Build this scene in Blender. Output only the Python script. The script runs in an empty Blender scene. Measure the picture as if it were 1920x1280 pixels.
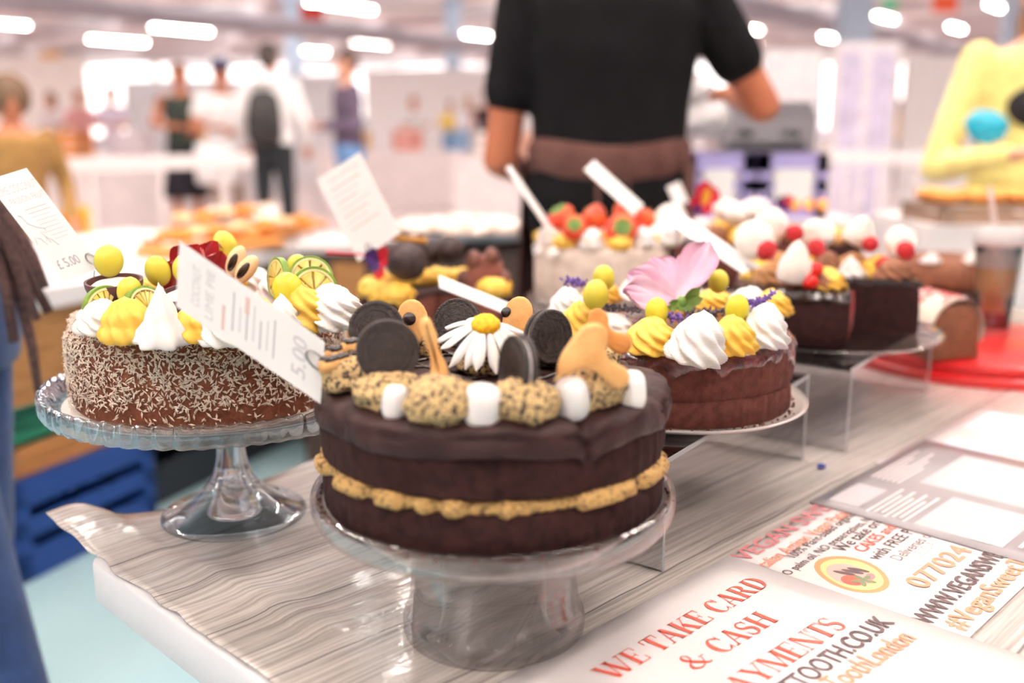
import bpy, math, random
from mathutils import Vector, Matrix, noise as mnoise
random.seed(7)
PI = math.pi
scn = bpy.context.scene
COL = scn.collection

# ------------------------------------------------------------------ camera, world, exposure
FPX = 1867.0
PITCH = math.radians(12.24)
CAM = Vector((0, 0, 1.137))
cd = bpy.data.cameras.new('camera')
cd.sensor_width = 36.0
cd.lens = 36.0 * FPX / 1920.0
cd.clip_end = 200
cd.dof.use_dof = True
cd.dof.focus_distance = 0.86
cd.dof.aperture_fstop = 2.4
cam = bpy.data.objects.new('camera', cd)
cam.location = CAM
cam.rotation_euler = (PI / 2 - PITCH, 0, 0)
COL.objects.link(cam)
scn.camera = cam

w = bpy.data.worlds.new('hall_daylight')
scn.world = w
w.use_nodes = True
bg = w.node_tree.nodes['Background']
bg.inputs[0].default_value = (1.0, 0.94, 0.915, 1)
bg.inputs[1].default_value = 3.6
vs = scn.view_settings
vs.view_transform = 'Standard'
vs.look = 'None'
vs.exposure = 0.12
vs.gamma = 1.0
vs.use_curve_mapping = False
LAMP = 50.0        # emission of the hall's tube lights
WATT = 15.0        # light of each tube over the stall

cy = scn.cycles
cy.use_light_tree = False
cy.max_bounces = 7; cy.diffuse_bounces = 3; cy.glossy_bounces = 3; cy.transmission_bounces = 6; cy.adaptive_threshold = .03; cy.transparent_max_bounces = 10
cy.caustics_reflective = False; cy.caustics_refractive = False
# ------------------------------------------------------------------ pixel rays (the photograph is 1920 x 1280)
FWD = Vector((0, math.cos(PITCH), -math.sin(PITCH)))
DWN = Vector((0, -math.sin(PITCH), -math.cos(PITCH)))
RGT = Vector((1, 0, 0))
def ray(x, y): return FWD + RGT * ((x - 960) / FPX) + DWN * ((y - 640) / FPX)
def pz(x, y, z):
    d = ray(x, y); return CAM + d * ((z - CAM.z) / d.z)
def py(x, y, Y):
    d = ray(x, y); return CAM + d * (Y / d.y)

# ------------------------------------------------------------------ materials
def lin(c):
    return tuple(((v / 255) / 12.92 if v / 255 <= .04045 else ((v / 255 + .055) / 1.055) ** 2.4) for v in c) + (1,)
MATS = {}
def mat(name, c, rough=.5, c2=None, scale=30., bump=0., bscale=None, spec=.5, trans=0., ior=1.45, emit=0., sss=0., coat=0.,
        metal=0., stretch=None, detail=3., lo=.35, hi=.65, sheen=0., bdist=.002):
    if name in MATS: return MATS[name]
    m = bpy.data.materials.new(name); m.use_nodes = True
    nt = m.node_tree; N = nt.nodes; L = nt.links
    b = N['Principled BSDF']
    b.inputs['Base Color'].default_value = lin(c)
    b.inputs['Roughness'].default_value = rough
    b.inputs['Specular IOR Level'].default_value = spec
    b.inputs['IOR'].default_value = ior
    b.inputs['Transmission Weight'].default_value = trans
    b.inputs['Metallic'].default_value = metal
    b.inputs['Coat Weight'].default_value = coat
    b.inputs['Coat Roughness'].default_value = .08
    b.inputs['Sheen Weight'].default_value = sheen
    if sss:
        b.inputs['Subsurface Weight'].default_value = sss
        b.inputs['Subsurface Radius'].default_value = (.01, .008, .004)
    if emit:
        b.inputs['Emission Color'].default_value = lin(c); b.inputs['Emission Strength'].default_value = emit
    if c2 is not None or bump:
        tc = N.new('ShaderNodeTexCoord'); mp = N.new('ShaderNodeMapping')
        L.new(tc.outputs['Object'], mp.inputs[0])
        if stretch: mp.inputs['Scale'].default_value = stretch
    if c2 is not None:
        nz = N.new('ShaderNodeTexNoise'); nz.inputs['Scale'].default_value = scale; nz.inputs['Detail'].default_value = detail
        cr = N.new('ShaderNodeValToRGB')
        cr.color_ramp.elements[0].position = lo; cr.color_ramp.elements[1].position = hi
        cr.color_ramp.elements[0].color = lin(c); cr.color_ramp.elements[1].color = lin(c2)
        L.new(mp.outputs[0], nz.inputs['Vector']); L.new(nz.outputs[0], cr.inputs[0]); L.new(cr.outputs[0], b.inputs['Base Color'])
    if bump:
        n2 = N.new('ShaderNodeTexNoise'); n2.inputs['Scale'].default_value = bscale or scale * 2; n2.inputs['Detail'].default_value = 2
        bp = N.new('ShaderNodeBump'); bp.inputs['Strength'].default_value = bump; bp.inputs['Distance'].default_value = bdist
        L.new(mp.outputs[0], n2.inputs['Vector']); L.new(n2.outputs[0], bp.inputs['Height']); L.new(bp.outputs[0], b.inputs['Normal'])
    MATS[name] = m
    return m
def glassmat(name, tint, see, rough=.02, ior=1.45):
    """clear glass: refraction mixed with straight-through light so that thin walls stay bright"""
    if name in MATS: return MATS[name]
    m = bpy.data.materials.new(name); m.use_nodes = True
    nt = m.node_tree; N = nt.nodes; L = nt.links
    N.remove(N['Principled BSDF'])
    out = N['Material Output']
    g = N.new('ShaderNodeBsdfGlass'); g.inputs['Color'].default_value = lin(tint); g.inputs['Roughness'].default_value = rough; g.inputs['IOR'].default_value = ior
    t = N.new('ShaderNodeBsdfTransparent'); t.inputs[0].default_value = lin(tint)
    mx = N.new('ShaderNodeMixShader'); mx.inputs[0].default_value = see
    L.new(g.outputs[0], mx.inputs[1]); L.new(t.outputs[0], mx.inputs[2]); L.new(mx.outputs[0], out.inputs[0])
    MATS[name] = m
    return m
def sheetmat(name, tint, gl=.10, rough=.06):
    """thin clear sheet: transparent with a fresnel gloss"""
    if name in MATS: return MATS[name]
    m = bpy.data.materials.new(name); m.use_nodes = True
    nt = m.node_tree; N = nt.nodes; L = nt.links
    N.remove(N['Principled BSDF'])
    out = N['Material Output']
    g = N.new('ShaderNodeBsdfGlossy'); g.inputs['Roughness'].default_value = rough
    t = N.new('ShaderNodeBsdfTransparent'); t.inputs[0].default_value = lin(tint)
    fr = N.new('ShaderNodeFresnel'); fr.inputs[0].default_value = 1.45
    ad = N.new('ShaderNodeMath'); ad.operation = 'ADD'; ad.inputs[1].default_value = gl; ad.use_clamp = True
    mx = N.new('ShaderNodeMixShader')
    L.new(fr.outputs[0], ad.inputs[0]); L.new(ad.outputs[0], mx.inputs[0])
    L.new(t.outputs[0], mx.inputs[1]); L.new(g.outputs[0], mx.inputs[2]); L.new(mx.outputs[0], out.inputs[0])
    MATS[name] = m
    return m

# ------------------------------------------------------------------ mesh builder
def rotm(rx=0, ry=0, rz=0):
    return Matrix.Rotation(rz, 3, 'Z') @ Matrix.Rotation(ry, 3, 'Y') @ Matrix.Rotation(rx, 3, 'X')
def frame_to(d):
    """3x3 whose z axis is d"""
    return Vector(d).to_track_quat('Z', 'Y').to_matrix()
class MB:
    def __init__(s): s.v = []; s.f = []
    def add(s, vs, fs):
        o = len(s.v); s.v += [tuple(p) for p in vs]; s.f += [tuple(i + o for i in q) for q in fs]; return s
    def box(s, c, d, R=None, top=(1, 1)):
        hx, hy, hz = d[0] / 2, d[1] / 2, d[2] / 2
        vs = []
        for z, (kx, ky) in ((-hz, (1, 1)), (hz, top)):
            for x, y in ((-hx, -hy), (hx, -hy), (hx, hy), (-hx, hy)): vs.append(Vector((x * kx, y * ky, z)))
        if R is not None: vs = [R @ p for p in vs]
        c = Vector(c)
        return s.add([p + c for p in vs], [(3, 2, 1, 0), (4, 5, 6, 7), (0, 1, 5, 4), (1, 2, 6, 5), (2, 3, 7, 6), (3, 0, 4, 7)])
    def grid(s, fn, nu, nv, cu=False, cv=False):
        vs = [fn(i / (nu if cu else nu - 1), j / (nv if cv else nv - 1)) for j in range(nv) for i in range(nu)]
        fs = []
        for j in range(nv if cv else nv - 1):
            for i in range(nu if cu else nu - 1):
                a = j * nu + i; b = j * nu + (i + 1) % nu; c = ((j + 1) % nv) * nu + (i + 1) % nu; d = ((j + 1) % nv) * nu + i
                fs.append((a, b, c, d))
        return s.add(vs, fs)
    def lathe(s, prof, n=48, mod=None, c=(0, 0, 0), R=None, a0=0, a1=None):
        """prof: (r, z) list; mod(theta, k, r, z) -> (r, z)"""
        closed = a1 is None
        c = Vector(c); m = len(prof); vs = []; nn = n if closed else n + 1
        for k, (r, z) in enumerate(prof):
            for i in range(nn):
                th = 2 * PI * i / n if closed else a0 + (a1 - a0) * i / n
                rr, zz = mod(th, k, r, z) if mod else (r, z)
                p = Vector((rr * math.cos(th), rr * math.sin(th), zz))
                vs.append((R @ p if R is not None else p) + c)
        fs = []
        for k in range(m - 1):
            for i in range(n):
                a = k * nn + i; b = k * nn + (i + 1) % nn
                fs.append((a, b, b + nn, a + nn))
        return s.add(vs, fs)
    def ell(s, c, r, nu=16, nv=10, R=None, disp=None):
        c = Vector(c)
        vs = []; fs = []
        for j in range(1, nv):
            ph = PI * j / nv
            for i in range(nu):
                th = 2 * PI * i / nu
                vs.append(Vector((math.sin(ph) * math.cos(th), math.sin(ph) * math.sin(th), -math.cos(ph))))
        vs += [Vector((0, 0, -1)), Vector((0, 0, 1))]
        for j in range(nv - 2):
            for i in range(nu):
                a = j * nu + i; b = j * nu + (i + 1) % nu
                fs.append((a, b, b + nu, a + nu))
        B = (nv - 1) * nu; T = B + 1
        for i in range(nu):
            fs.append((B, (i + 1) % nu, i)); fs.append((T, (nv - 2) * nu + i, (nv - 2) * nu + (i + 1) % nu))
        o = []
        for p in vs:
            k = 1 + (disp(p) if disp else 0)
            q = Vector((p.x * r[0] * k, p.y * r[1] * k, p.z * r[2] * k))
            o.append((R @ q if R is not None else q) + c)
        return s.add(o, fs)
    def tube(s, pts, rad, n=8, cap=True, flat=None):
        pts = [Vector(p) for p in pts]; m = len(pts)
        rad = rad if isinstance(rad, (list, tuple)) else [rad] * m
        vs = []; fs = []; up = None
        for k, p in enumerate(pts):
            t = (pts[min(k + 1, m - 1)] - pts[max(k - 1, 0)]).normalized()
            if up is None:
                up = Vector((0, 0, 1)) if abs(t.z) < .9 else Vector((1, 0, 0))
            x = t.cross(up).normalized(); y = x.cross(t).normalized(); up = y
            for i in range(n):
                a = 2 * PI * i / n
                vs.append(p + x * (math.cos(a) * rad[k]) + y * (math.sin(a) * rad[k] * (flat or 1)))
        for k in range(m - 1):
            for i in range(n):
                a = k * n + i; b = k * n + (i + 1) % n
                fs.append((a, b, b + n, a + n))
        if cap:
            fs.append(tuple(range(n - 1, -1, -1))); fs.append(tuple((m - 1) * n + i for i in range(n)))
        return s.add(vs, fs)
    def capsule(s, p0, p1, r0, r1, n=14, h=4):
        p0 = Vector(p0); p1 = Vector(p1); d = p1 - p0; L = d.length
        R = frame_to(d) if L > 1e-6 else Matrix.Identity(3)
        prof = [(1e-4, -r0)] + [(r0 * math.sin(PI / 2 * k / h), -r0 * math.cos(PI / 2 * k / h)) for k in range(1, h + 1)]
        prof += [(r1 * math.cos(PI / 2 * k / h), L + r1 * math.sin(PI / 2 * k / h)) for k in range(0, h)] + [(1e-4, L + r1)]
        return s.lathe(prof, n, c=p0, R=R)
    def loft(s, secs, n=20):
        """secs: (z, rx, ry, cx, cy), a closed vertical body of elliptical sections"""
        pr = [(secs[0][0] - .01, .002, .002, secs[0][3], secs[0][4])] + list(secs) + [(secs[-1][0] + .01, .002, .002, secs[-1][3], secs[-1][4])]
        m = len(pr)
        def fn(u, v):
            k = round(v * (m - 1)); z, rx, ry, cx, cy = pr[k]
            a = 2 * PI * u
            return (cx + rx * math.cos(a), cy + ry * math.sin(a), z)
        return s.grid(fn, n, m, cu=True)
    def prism(s, poly, th, fn, bev=0.):
        """poly: 2-D outline (counter-clockwise); fn(x, y, z) -> point; a plate of thickness th with rounded edges"""
        n = len(poly)
        cx = sum(p[0] for p in poly) / n; cy = sum(p[1] for p in poly) / n
        def inset(d):
            o = []
            for i in range(n):
                a = Vector(poly[i - 1]); b = Vector(poly[i]); c = Vector(poly[(i + 1) % n])
                t = (c - a)
                if t.length < 1e-9: o.append(b); continue
                nn = Vector((-t.y, t.x)).normalized()
                o.append(b + nn * d)
            return o
        lv = [(bev, -th / 2), (bev * .3, -th / 2 + bev * .3), (0, -th / 2 + bev), (0, th / 2 - bev), (bev * .3, th / 2 - bev * .3), (bev, th / 2)] if bev else [(0, -th / 2), (0, th / 2)]
        vs = []; fs = []
        for d, z in lv:
            for p in (inset(d) if d else [Vector(q) for q in poly]): vs.append(fn(p[0], p[1], z))
        for k in range(len(lv) - 1):
            for i in range(n):
                a = k * n + i; b = k * n + (i + 1) % n
                fs.append((a, b, b + n, a + n))
        fs.append(tuple(range(n - 1, -1, -1))); fs.append(tuple((len(lv) - 1) * n + i for i in range(n)))
        return s.add(vs, fs)
    def build(s, name, m, parent=None, smooth=True, loc=None, split=35):
        me = bpy.data.meshes.new(name); me.from_pydata(s.v, [], s.f); me.validate(); me.update()
        if m is not None: me.materials.append(m)
        if smooth:
            me.polygons.foreach_set('use_smooth', [True] * len(me.polygons))
            if split:
                me.set_sharp_from_angle(angle=math.radians(split))
        o = bpy.data.objects.new(name, me); COL.objects.link(o)
        if parent is not None: o.parent = parent
        if loc is not None: o.location = loc
        return o
def thing(name, label, cat, loc=(0, 0, 0), rz=0, group=None):
    o = bpy.data.objects.new(name, None); COL.objects.link(o); o.location = loc; o.rotation_euler = (0, 0, rz)
    o.empty_display_size = .05
    return tag(o, label, cat, group)
def tag(o, label, cat, group=None):
    o['label'] = label; o['category'] = cat
    if group: o['group'] = group
    return o
def struct(o):
    o['kind'] = 'structure'; return o
def copy_tree(o, parent=None):
    c = o.copy(); COL.objects.link(c)
    if parent is not None: c.parent = parent
    for ch in o.children: copy_tree(ch, c)
    return c
def place(o, loc, R=None, sc=None):
    o.location = loc
    if R is not None: o.rotation_euler = R.to_euler()
    if sc is not None: o.scale = (sc, sc, sc) if not isinstance(sc, tuple) else sc
    return o
def nz(p, s): return mnoise.noise(Vector(p) * s)
BAKE = []
def remesh(o, vox, sm=4):
    """fuse the overlapping volumes of a body or garment into one continuous surface"""
    r = o.modifiers.new('fuse', 'REMESH'); r.mode = 'VOXEL'; r.voxel_size = vox; r.use_smooth_shade = True
    k = o.modifiers.new('relax', 'SMOOTH'); k.iterations = sm; k.factor = .5
    BAKE.append(o)
    return o
def bake():
    dg = bpy.context.evaluated_depsgraph_get(); dg.update()
    new = [(o, bpy.data.meshes.new_from_object(o.evaluated_get(dg))) for o in BAKE]
    for o, me in new:
        m = o.data.materials[0]; o.modifiers.clear(); o.data = me
        if not me.materials: me.materials.append(m)
        else: me.materials[0] = m
        me.polygons.foreach_set('use_smooth', [True] * len(me.polygons))
    BAKE.clear()

# ------------------------------------------------------------------ lettering
def sans(text):
    """outlines of the built-in sans face as flat triangles in em units: verts, faces, width"""
    cu = bpy.data.curves.new('lettering_source', 'FONT'); cu.body = text; cu.size = 1; cu.resolution_u = 3
    ob = bpy.data.objects.new('lettering_source', cu)
    me = ob.to_mesh()
    vs = [(v.co.x, v.co.y / .71) for v in me.vertices]; fs = [tuple(p.vertices) for p in me.polygons]
    ob.to_mesh_clear(); bpy.data.objects.remove(ob); bpy.data.curves.remove(cu)
    return vs, fs, (max(v[0] for v in vs) if vs else 1)
def fat(vs, fs, k): return vs, fs
TK, TN = .17, .045
def _r(x0, y0, x1, y1): return [(x0, y0), (x1, y0), (x1, y1), (x0, y1)]
def _st(x, y0=0, y1=1, t=TK): return [_r(x, y0, x + t, y1), _r(x - .07, y0, x + t + .07, y0 + .04), _r(x - .07, y1 - .04, x + t + .07, y1)]
def _dg(x0, y0, x1, y1, t): return [[(x0, y0), (x0 + t, y0), (x1 + t, y1), (x1, y1)]]
def _sf(x, y, t): return [_r(x - .08, y - .02 if y > .5 else y, x + t + .08, y + .02 if y > .5 else y + .04)]
def _arc(cx, cy, ro, ri, a0, a1, n=14):
    o = []
    for i in range(n):
        q = []
        for k, rr in ((i, ro), (i + 1, ro), (i + 1, ri), (i, ri)):
            a = math.radians(a0 + (a1 - a0) * k / n); q.append((cx + rr[0] * math.cos(a) + (rr[2] if len(rr) > 2 else 0), cy + rr[1] * math.sin(a)))
        o.append(q)
    return o
def _pl(pts, th):
    o = []
    for i in range(len(pts) - 1):
        a = Vector(pts[i]); b = Vector(pts[i + 1]); d = (b - a).normalized(); n = Vector((-d.y, d.x))
        o.append([tuple(a - n * th[i] / 2), tuple(b - n * th[i + 1] / 2), tuple(b + n * th[i + 1] / 2), tuple(a + n * th[i] / 2)])
    return o
def _S():
    P = []; T = []
    for i in range(13):
        a = math.radians(30 + 240 * i / 12); P.append((.28 + .2 * math.cos(a), .75 + .23 * math.sin(a))); T.append(.045 + .1 * max(0, (i - 4) / 8))
    for i in range(1, 13):
        a = math.radians(90 - 240 * i / 12); P.append((.28 + .22 * math.cos(a), .265 + .25 * math.sin(a))); T.append(.15 - .1 * max(0, (i - 3) / 9))
    return _pl(P, T) + [_r(.44, .72, .48, .97), _r(.05, .03, .09, .3)]
def _amp():
    P = [(.78, .5), (.7, .3), (.58, .13), (.42, .03), (.26, .03), (.12, .13), (.1, .27), (.2, .42), (.36, .54), (.46, .68), (.46, .84), (.36, .95), (.25, .9), (.21, .76), (.27, .6), (.42, .38), (.58, .18), (.72, .04), (.85, .06)]
    T = [.04, .04, .04, .05, .08, .12, .12, .06, .05, .05, .06, .05, .07, .11, .13, .15, .15, .09, .05]
    return _pl(P, T) + [_r(.68, .49, .92, .53)]
GL = {
 'W': (1.25, _dg(.02, 1, .30, 0, TK) + _dg(.60, 1, .40, 0, TN) + _dg(.48, 1, .76, 0, TK) + _dg(1.14, 1, .86, 0, TN) + _sf(.02, .98, .12) + _sf(.5, .98, .12) + _sf(1.1, .98, .06)),
 'E': (.72, _st(.1) + [_r(.1, .96, .62, 1), _r(.1, 0, .64, .04), _r(.1, .5, .46, .54), _r(.58, .74, .62, 1), _r(.6, 0, .64, .28), _r(.43, .4, .46, .64)]),
 'T': (.76, _st(.3) + [_r(.04, .96, .73, 1), _r(.04, .7, .08, 1), _r(.69, .7, .73, 1)]),
 'A': (.86, _dg(.1, 0, .40, 1, TN) + _dg(.60, 0, .34, 1, TK) + [_r(.2, .3, .62, .34)] + _sf(.08, 0, .05) + _sf(.6, 0, .14)),
 'K': (.88, _st(.1) + _dg(.24, .38, .70, 1, TN) + _dg(.62, 0, .36, .60, TK) + _sf(.64, .98, .1) + _sf(.62, 0, .16)),
 'C': (.78, _arc(.42, .5, (.35, .51), (.2, .47, .03), 42, 318) + [_r(.66, .68, .7, 1), _r(.66, 0, .7, .26)]),
 'R': (.86, _st(.1) + _arc(.36, .74, (.31, .26), (.14, .22), -90, 90) + [_r(.2, .96, .37, 1), _r(.2, .48, .37, .52)] + _dg(.62, 0, .38, .5, TK) + _sf(.62, 0, .16)),
 'D': (.86, _st(.1) + _arc(.36, .5, (.43, .5), (.25, .46), -90, 90) + [_r(.2, .96, .37, 1), _r(.2, 0, .37, .04)]),
 'S': (.6, _S()), '&': (.98, _amp()),
 'H': (.92, _st(.1) + _st(.62) + [_r(.2, .49, .7, .53)]),
 'P': (.78, _st(.1) + _arc(.36, .72, (.34, .28), (.16, .24), -90, 90) + [_r(.2, .96, .37, 1), _r(.2, .44, .37, .48)]),
 'Y': (.84, _dg(.04, 1, .33, .45, TK) + _dg(.74, 1, .46, .45, TN) + [_r(.33, .02, .50, .5)] + _sf(.04, .98, .14) + _sf(.7, .98, .06) + _sf(.33, 0, .17)),
 'M': (1.08, _st(.08, t=TN) + _dg(.10, 1, .44, 0, TK) + _dg(.86, 1, .50, 0, TN) + _st(.82)),
 'N': (.92, _st(.1, t=TN) + _dg(.08, 1, .62, 0, TK) + [_r(.76, 0, .80, 1)] + _sf(.76, .98, .04)),
 ' ': (.32, [])}
def serif(text):
    vs = []; fs = []; x = 0
    for ch in text:
        wd, qs = GL[ch]
        for q in qs:
            o = len(vs); vs += [(p[0] + x, p[1]) for p in q]; fs.append(tuple(range(o, o + 4)))
        x += wd
    return vs, fs, x
def lettering(glyphs, o, ex, ey, m, parent, name='lettering', bold=0.):
    """map em-unit outlines onto the plane o + x*ex + y*ey (ex, ey are one em)"""
    vs, fs, wd = glyphs
    o = Vector(o); ex = Vector(ex); ey = Vector(ey); b = MB()
    offs = [(0, 0)] if not bold else [(-bold, -bold), (bold, -bold), (bold, bold), (-bold, bold)]
    nrm = ex.cross(ey).normalized()
    for k, (dx, dy) in enumerate(offs):
        b.add([o + ex * (v[0] + dx) + ey * (v[1] + dy) + nrm * (k * 1.5e-5) for v in vs], fs)
    return b.build(name, m, parent, smooth=False)
# ================================================================== THE HALL
floor = MB().box((0, 18, -.054), (90, 76, .1)).build('floor', mat('floor_concrete', (226, 204, 198), .5, (214, 194, 192), 1.2, .15, 40), smooth=False); struct(floor)
floor = MB().box((0, -1.2, -.003), (90, 10.4, .006)).build('floor', mat('floor_paint', (146, 178, 188), .35, (162, 190, 196), 1.2, .15, 40), smooth=False); struct(floor)
m_ceil = mat('ceiling_paint', (244, 232, 230), .8, (238, 226, 226), .6)
o = MB().box((0, -3.3, 4.5), (90, 13.4, .1)).build('ceiling', m_ceil, smooth=False); struct(o)
for i in range(12):                         # roof bays; the open strips between them are added to brighten the hall
    y0 = 2.6 + 4.4 * i
    o = MB().box((0, y0 + 3.4, 4.5), (90, 2.0, .1)).build('ceiling', m_ceil, smooth=False); struct(o)
m_pane = sheetmat('added_window_glass', (252, 252, 252), .02, .02)
for i in range(12):  # panes over the added roof openings
    o = MB().box((0, 4.3 + 4.4 * i, 4.56), (90, 2.5, .02)).build('added_window_%d' % (40 + i), m_pane, smooth=False); struct(o)
for n, c, d in (('blocking_wall_front', (0, -6, 2.2), (46, .3, 4.6)), ('blocking_wall_left', (-22, 23, 2.2), (.3, 58, 4.6)), ('blocking_wall_right', (24, 23, 2.2), (.3, 58, 4.6))):  # walls added to block daylight from behind and from the sides
    o = MB().box(c, d).build(n, mat('wall_paint', (214, 204, 204), .8, (206, 198, 200), .3), smooth=False); struct(o)
m_mull = mat('mullion_white', (242, 238, 240), .5); m_pane = sheetmat('added_window_glass', (252, 252, 252), .02, .02)
b = MB(); b.box((0, 52, .3), (84, .3, .6)); b.box((0, 52, 4.3), (84, .3, .3)); b.box((0, 52, 2.4), (84, .16, .12))
o = b.build('wall_back', m_mull, smooth=False); struct(o)
for i in range(15):                         # glazed far front, added to let daylight in: white mullions, big panes
    o = MB().box((-42 + 6 * i, 52, 2.25), (.3, .25, 4.4)).build('trim_%d' % (20 + i), m_mull, smooth=False); struct(o)
    if i < 14:
        o = MB().box((-39 + 6 * i, 52.05, 2.35), (5.7, .02, 3.6)).build('added_window_%d' % (i + 1), m_pane, smooth=False); struct(o)
LA = math.radians(52)                      # the tube lights run this way over the floor plan
LD = Vector((math.cos(LA), math.sin(LA), 0))
m_beam = mat('beam_paint', (214, 204, 208), .7)
for i in range(9):                          # ceiling beams across the hall
    c = Vector((-10 + 3 * i, 12 + 4.2 * i, 4.32))
    b = MB(); R = rotm(rz=LA + PI / 2)
    b.box((0, 0, 0), (70, .22, .26), R); b.box((0, 0, -.14), (70, .34, .03), R)
    o = b.build('trim_%d' % (i + 1), m_beam, smooth=False, loc=c); struct(o)
for i, (x, y, d) in enumerate(((555, 160, 26.5), (850, 160, 26), (1600, 60, 15), (1890, 150, 24))):   # pale blue columns
    p = py(x, y, d)
    b = MB(); b.box((0, 0, 2.2), (.42, .42, 4.5)); b.box((0, 0, .1), (.5, .5, .2)); b.box((0, 0, 4.3), (.6, .6, .2))
    o = b.build('column', mat('column_blue', (190, 208, 228), .6), smooth=False, loc=(p.x, p.y, 0)); struct(o)
m_duct = mat('duct_metal', (176, 170, 178), .4, metal=.3)
for k, (x, y, d) in enumerate(((430, 40, 17), (1500, 35, 16))):
    p = py(x, y, d); a = p - LD * 6; c = p + LD * 10
    du = MB().tube([a, c], .16, 14)
    for t in range(9): q = a.lerp(c, (t + .5) / 9); du.tube([q - LD * .05, q + LD * .05], .18, 14)
    o = du.build('ceiling_duct', m_duct); tag(o, ['grey round duct running under the ceiling above the crowd', 'grey round duct under the ceiling beyond the man in black'][k], 'duct')

def tube_light(c, ln, near=False, master=[]):
    if not master:
        r = thing('ceiling_light', 'glowing white tube light hanging under the hall ceiling', 'ceiling light', group='tube lights of the hall')
        MB().box((0, 0, .05), (1.0, .16, .06), top=(1, .6)).build('housing', mat('lamp_white', (240, 236, 236), .5), r, smooth=False)
        mt = mat('tube_glow', (255, 244, 234), .5, emit=LAMP); mt.cycles.emission_sampling = 'NONE'   # the light of the tube is cast by the lamp below
        for s in (-1, 1): MB().tube([(-.49, s * .035, 0), (.49, s * .035, 0)], .022, 8).build('tube', mt, r)

        for q in (-.3, .3): MB().tube([(q, 0, .07), (q, 0, .45)], .006, 6).build('hanger', m_beam, r)
        master.append(r); o = r
    else: o = copy_tree(master[0])
    o.location = c; o.rotation_euler = (0, 0, LA); o.scale = (ln, 1, 1)
    if near:                                # the light of the tubes over the stall
        ld = bpy.data.lights.new('tube_light', 'AREA'); ld.shape = 'RECTANGLE'; ld.size = 1.0; ld.size_y = .1; ld.color = (1, .9, .82); ld.energy = WATT
        lo = bpy.data.objects.new('tube_lamp', ld); COL.objects.link(lo); lo.parent = o; lo.location = (0, 0, -.03)
ZL = 3.95
for x0, x1, y in ((-150, 195, 14), (-60, 70, 45), (152, 292, 77), (270, 412, 56), (400, 550, 36), (563, 718, 12), (528, 630, 96), (645, 757, 82),
                  (787, 892, 69), (872, 918, 66), (950, 985, 47), (1385, 1500, 8), (1370, 1440, 54), (1378, 1436, 83), (1533, 1578, 71), (1628, 1692, 33),
                  (1765, 1820, 53), (1838, 1893, 12)):
    xm = (x0 + x1) / 2; w2 = max(6, (x1 - x0) / 2 - 17)
    p = pz(xm, y, ZL); d = p - CAM; depth = d.dot(FWD)
    # projected half length of a unit of LD
    k = FPX * (LD.x / depth - (d.x / depth) * (LD.dot(FWD)) / depth)
    tube_light(p, max(1.2, min(4.5, 2 * w2 / max(abs(k), 4))))
for i in range(4):                          # the same rows go on over the stall and behind the photographer
    for j in range(4):
        q = Vector((-2.6, -.2, ZL)) + LD * (3.1 * i - 3.2) + Vector((LD.y, -LD.x, 0)) * (2.3 * j - 2.6)
        tube_light(q, 2.2, True)

# ================================================================== THE STALL: tables, printed cloth, sheets
T = .74
TA = math.radians(45); U = Vector((math.cos(TA), math.sin(TA), 0)); V = Vector((math.sin(TA), -math.cos(TA), 0))
O = Vector((-.405, .88, 0))
def uv(p): q = Vector((p[0] - O.x, p[1] - O.y, 0)); return q.dot(U), q.dot(V)
m_tab = mat('table_white', (226, 222, 226), .45)
def trestle(name, label, L, W, org, th=.042):
    """a folding table: local x along its length, local y towards the customer"""
    r = thing(name, label, 'table', (org.x, org.y, 0)); r.rotation_euler = (PI, 0, 0)   # y flipped below instead
    r.rotation_euler = (0, 0, TA)
    b = MB(); n = 6; rr = .02; pl = []
    for cx, cy, a0 in ((rr, -W + rr, 180), (L - rr, -W + rr, 270), (L - rr, -rr, 0), (rr, -rr, 90)):
        for k in range(n): a = math.radians(a0 + 90 * k / (n - 1)); pl.append((cx + rr * math.cos(a), cy + rr * math.sin(a)))
    b.prism(pl, th, lambda x, y, z: (x, y, T - .003 - th / 2 + z), .004); b.build('table_top', m_tab, r)
    for x in (.25, L - .25):
        for y in (-.08, -W + .08):
            MB().tube([(x, y, 0), (x, y, T - .045)], .014, 10).tube([(x, y, 0), (x, y, .03)], .018, 10).build('leg', mat('grey_steel', (120, 122, 128), .35, metal=.6), r)
        MB().tube([(x, -.08, .25), (x, -W + .08, .25)], .01, 8).build('stretcher', mat('grey_steel', (0, 0, 0)), r)
    return r
trestle('folding_table', 'white folding table under the grey wood printed cloth', 2.0, .80, O)
trestle('folding_table', 'second white folding table behind the first, under the truffle and strawberry cakes', 1.5, .46, O + U * .46 - V * .475)

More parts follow.
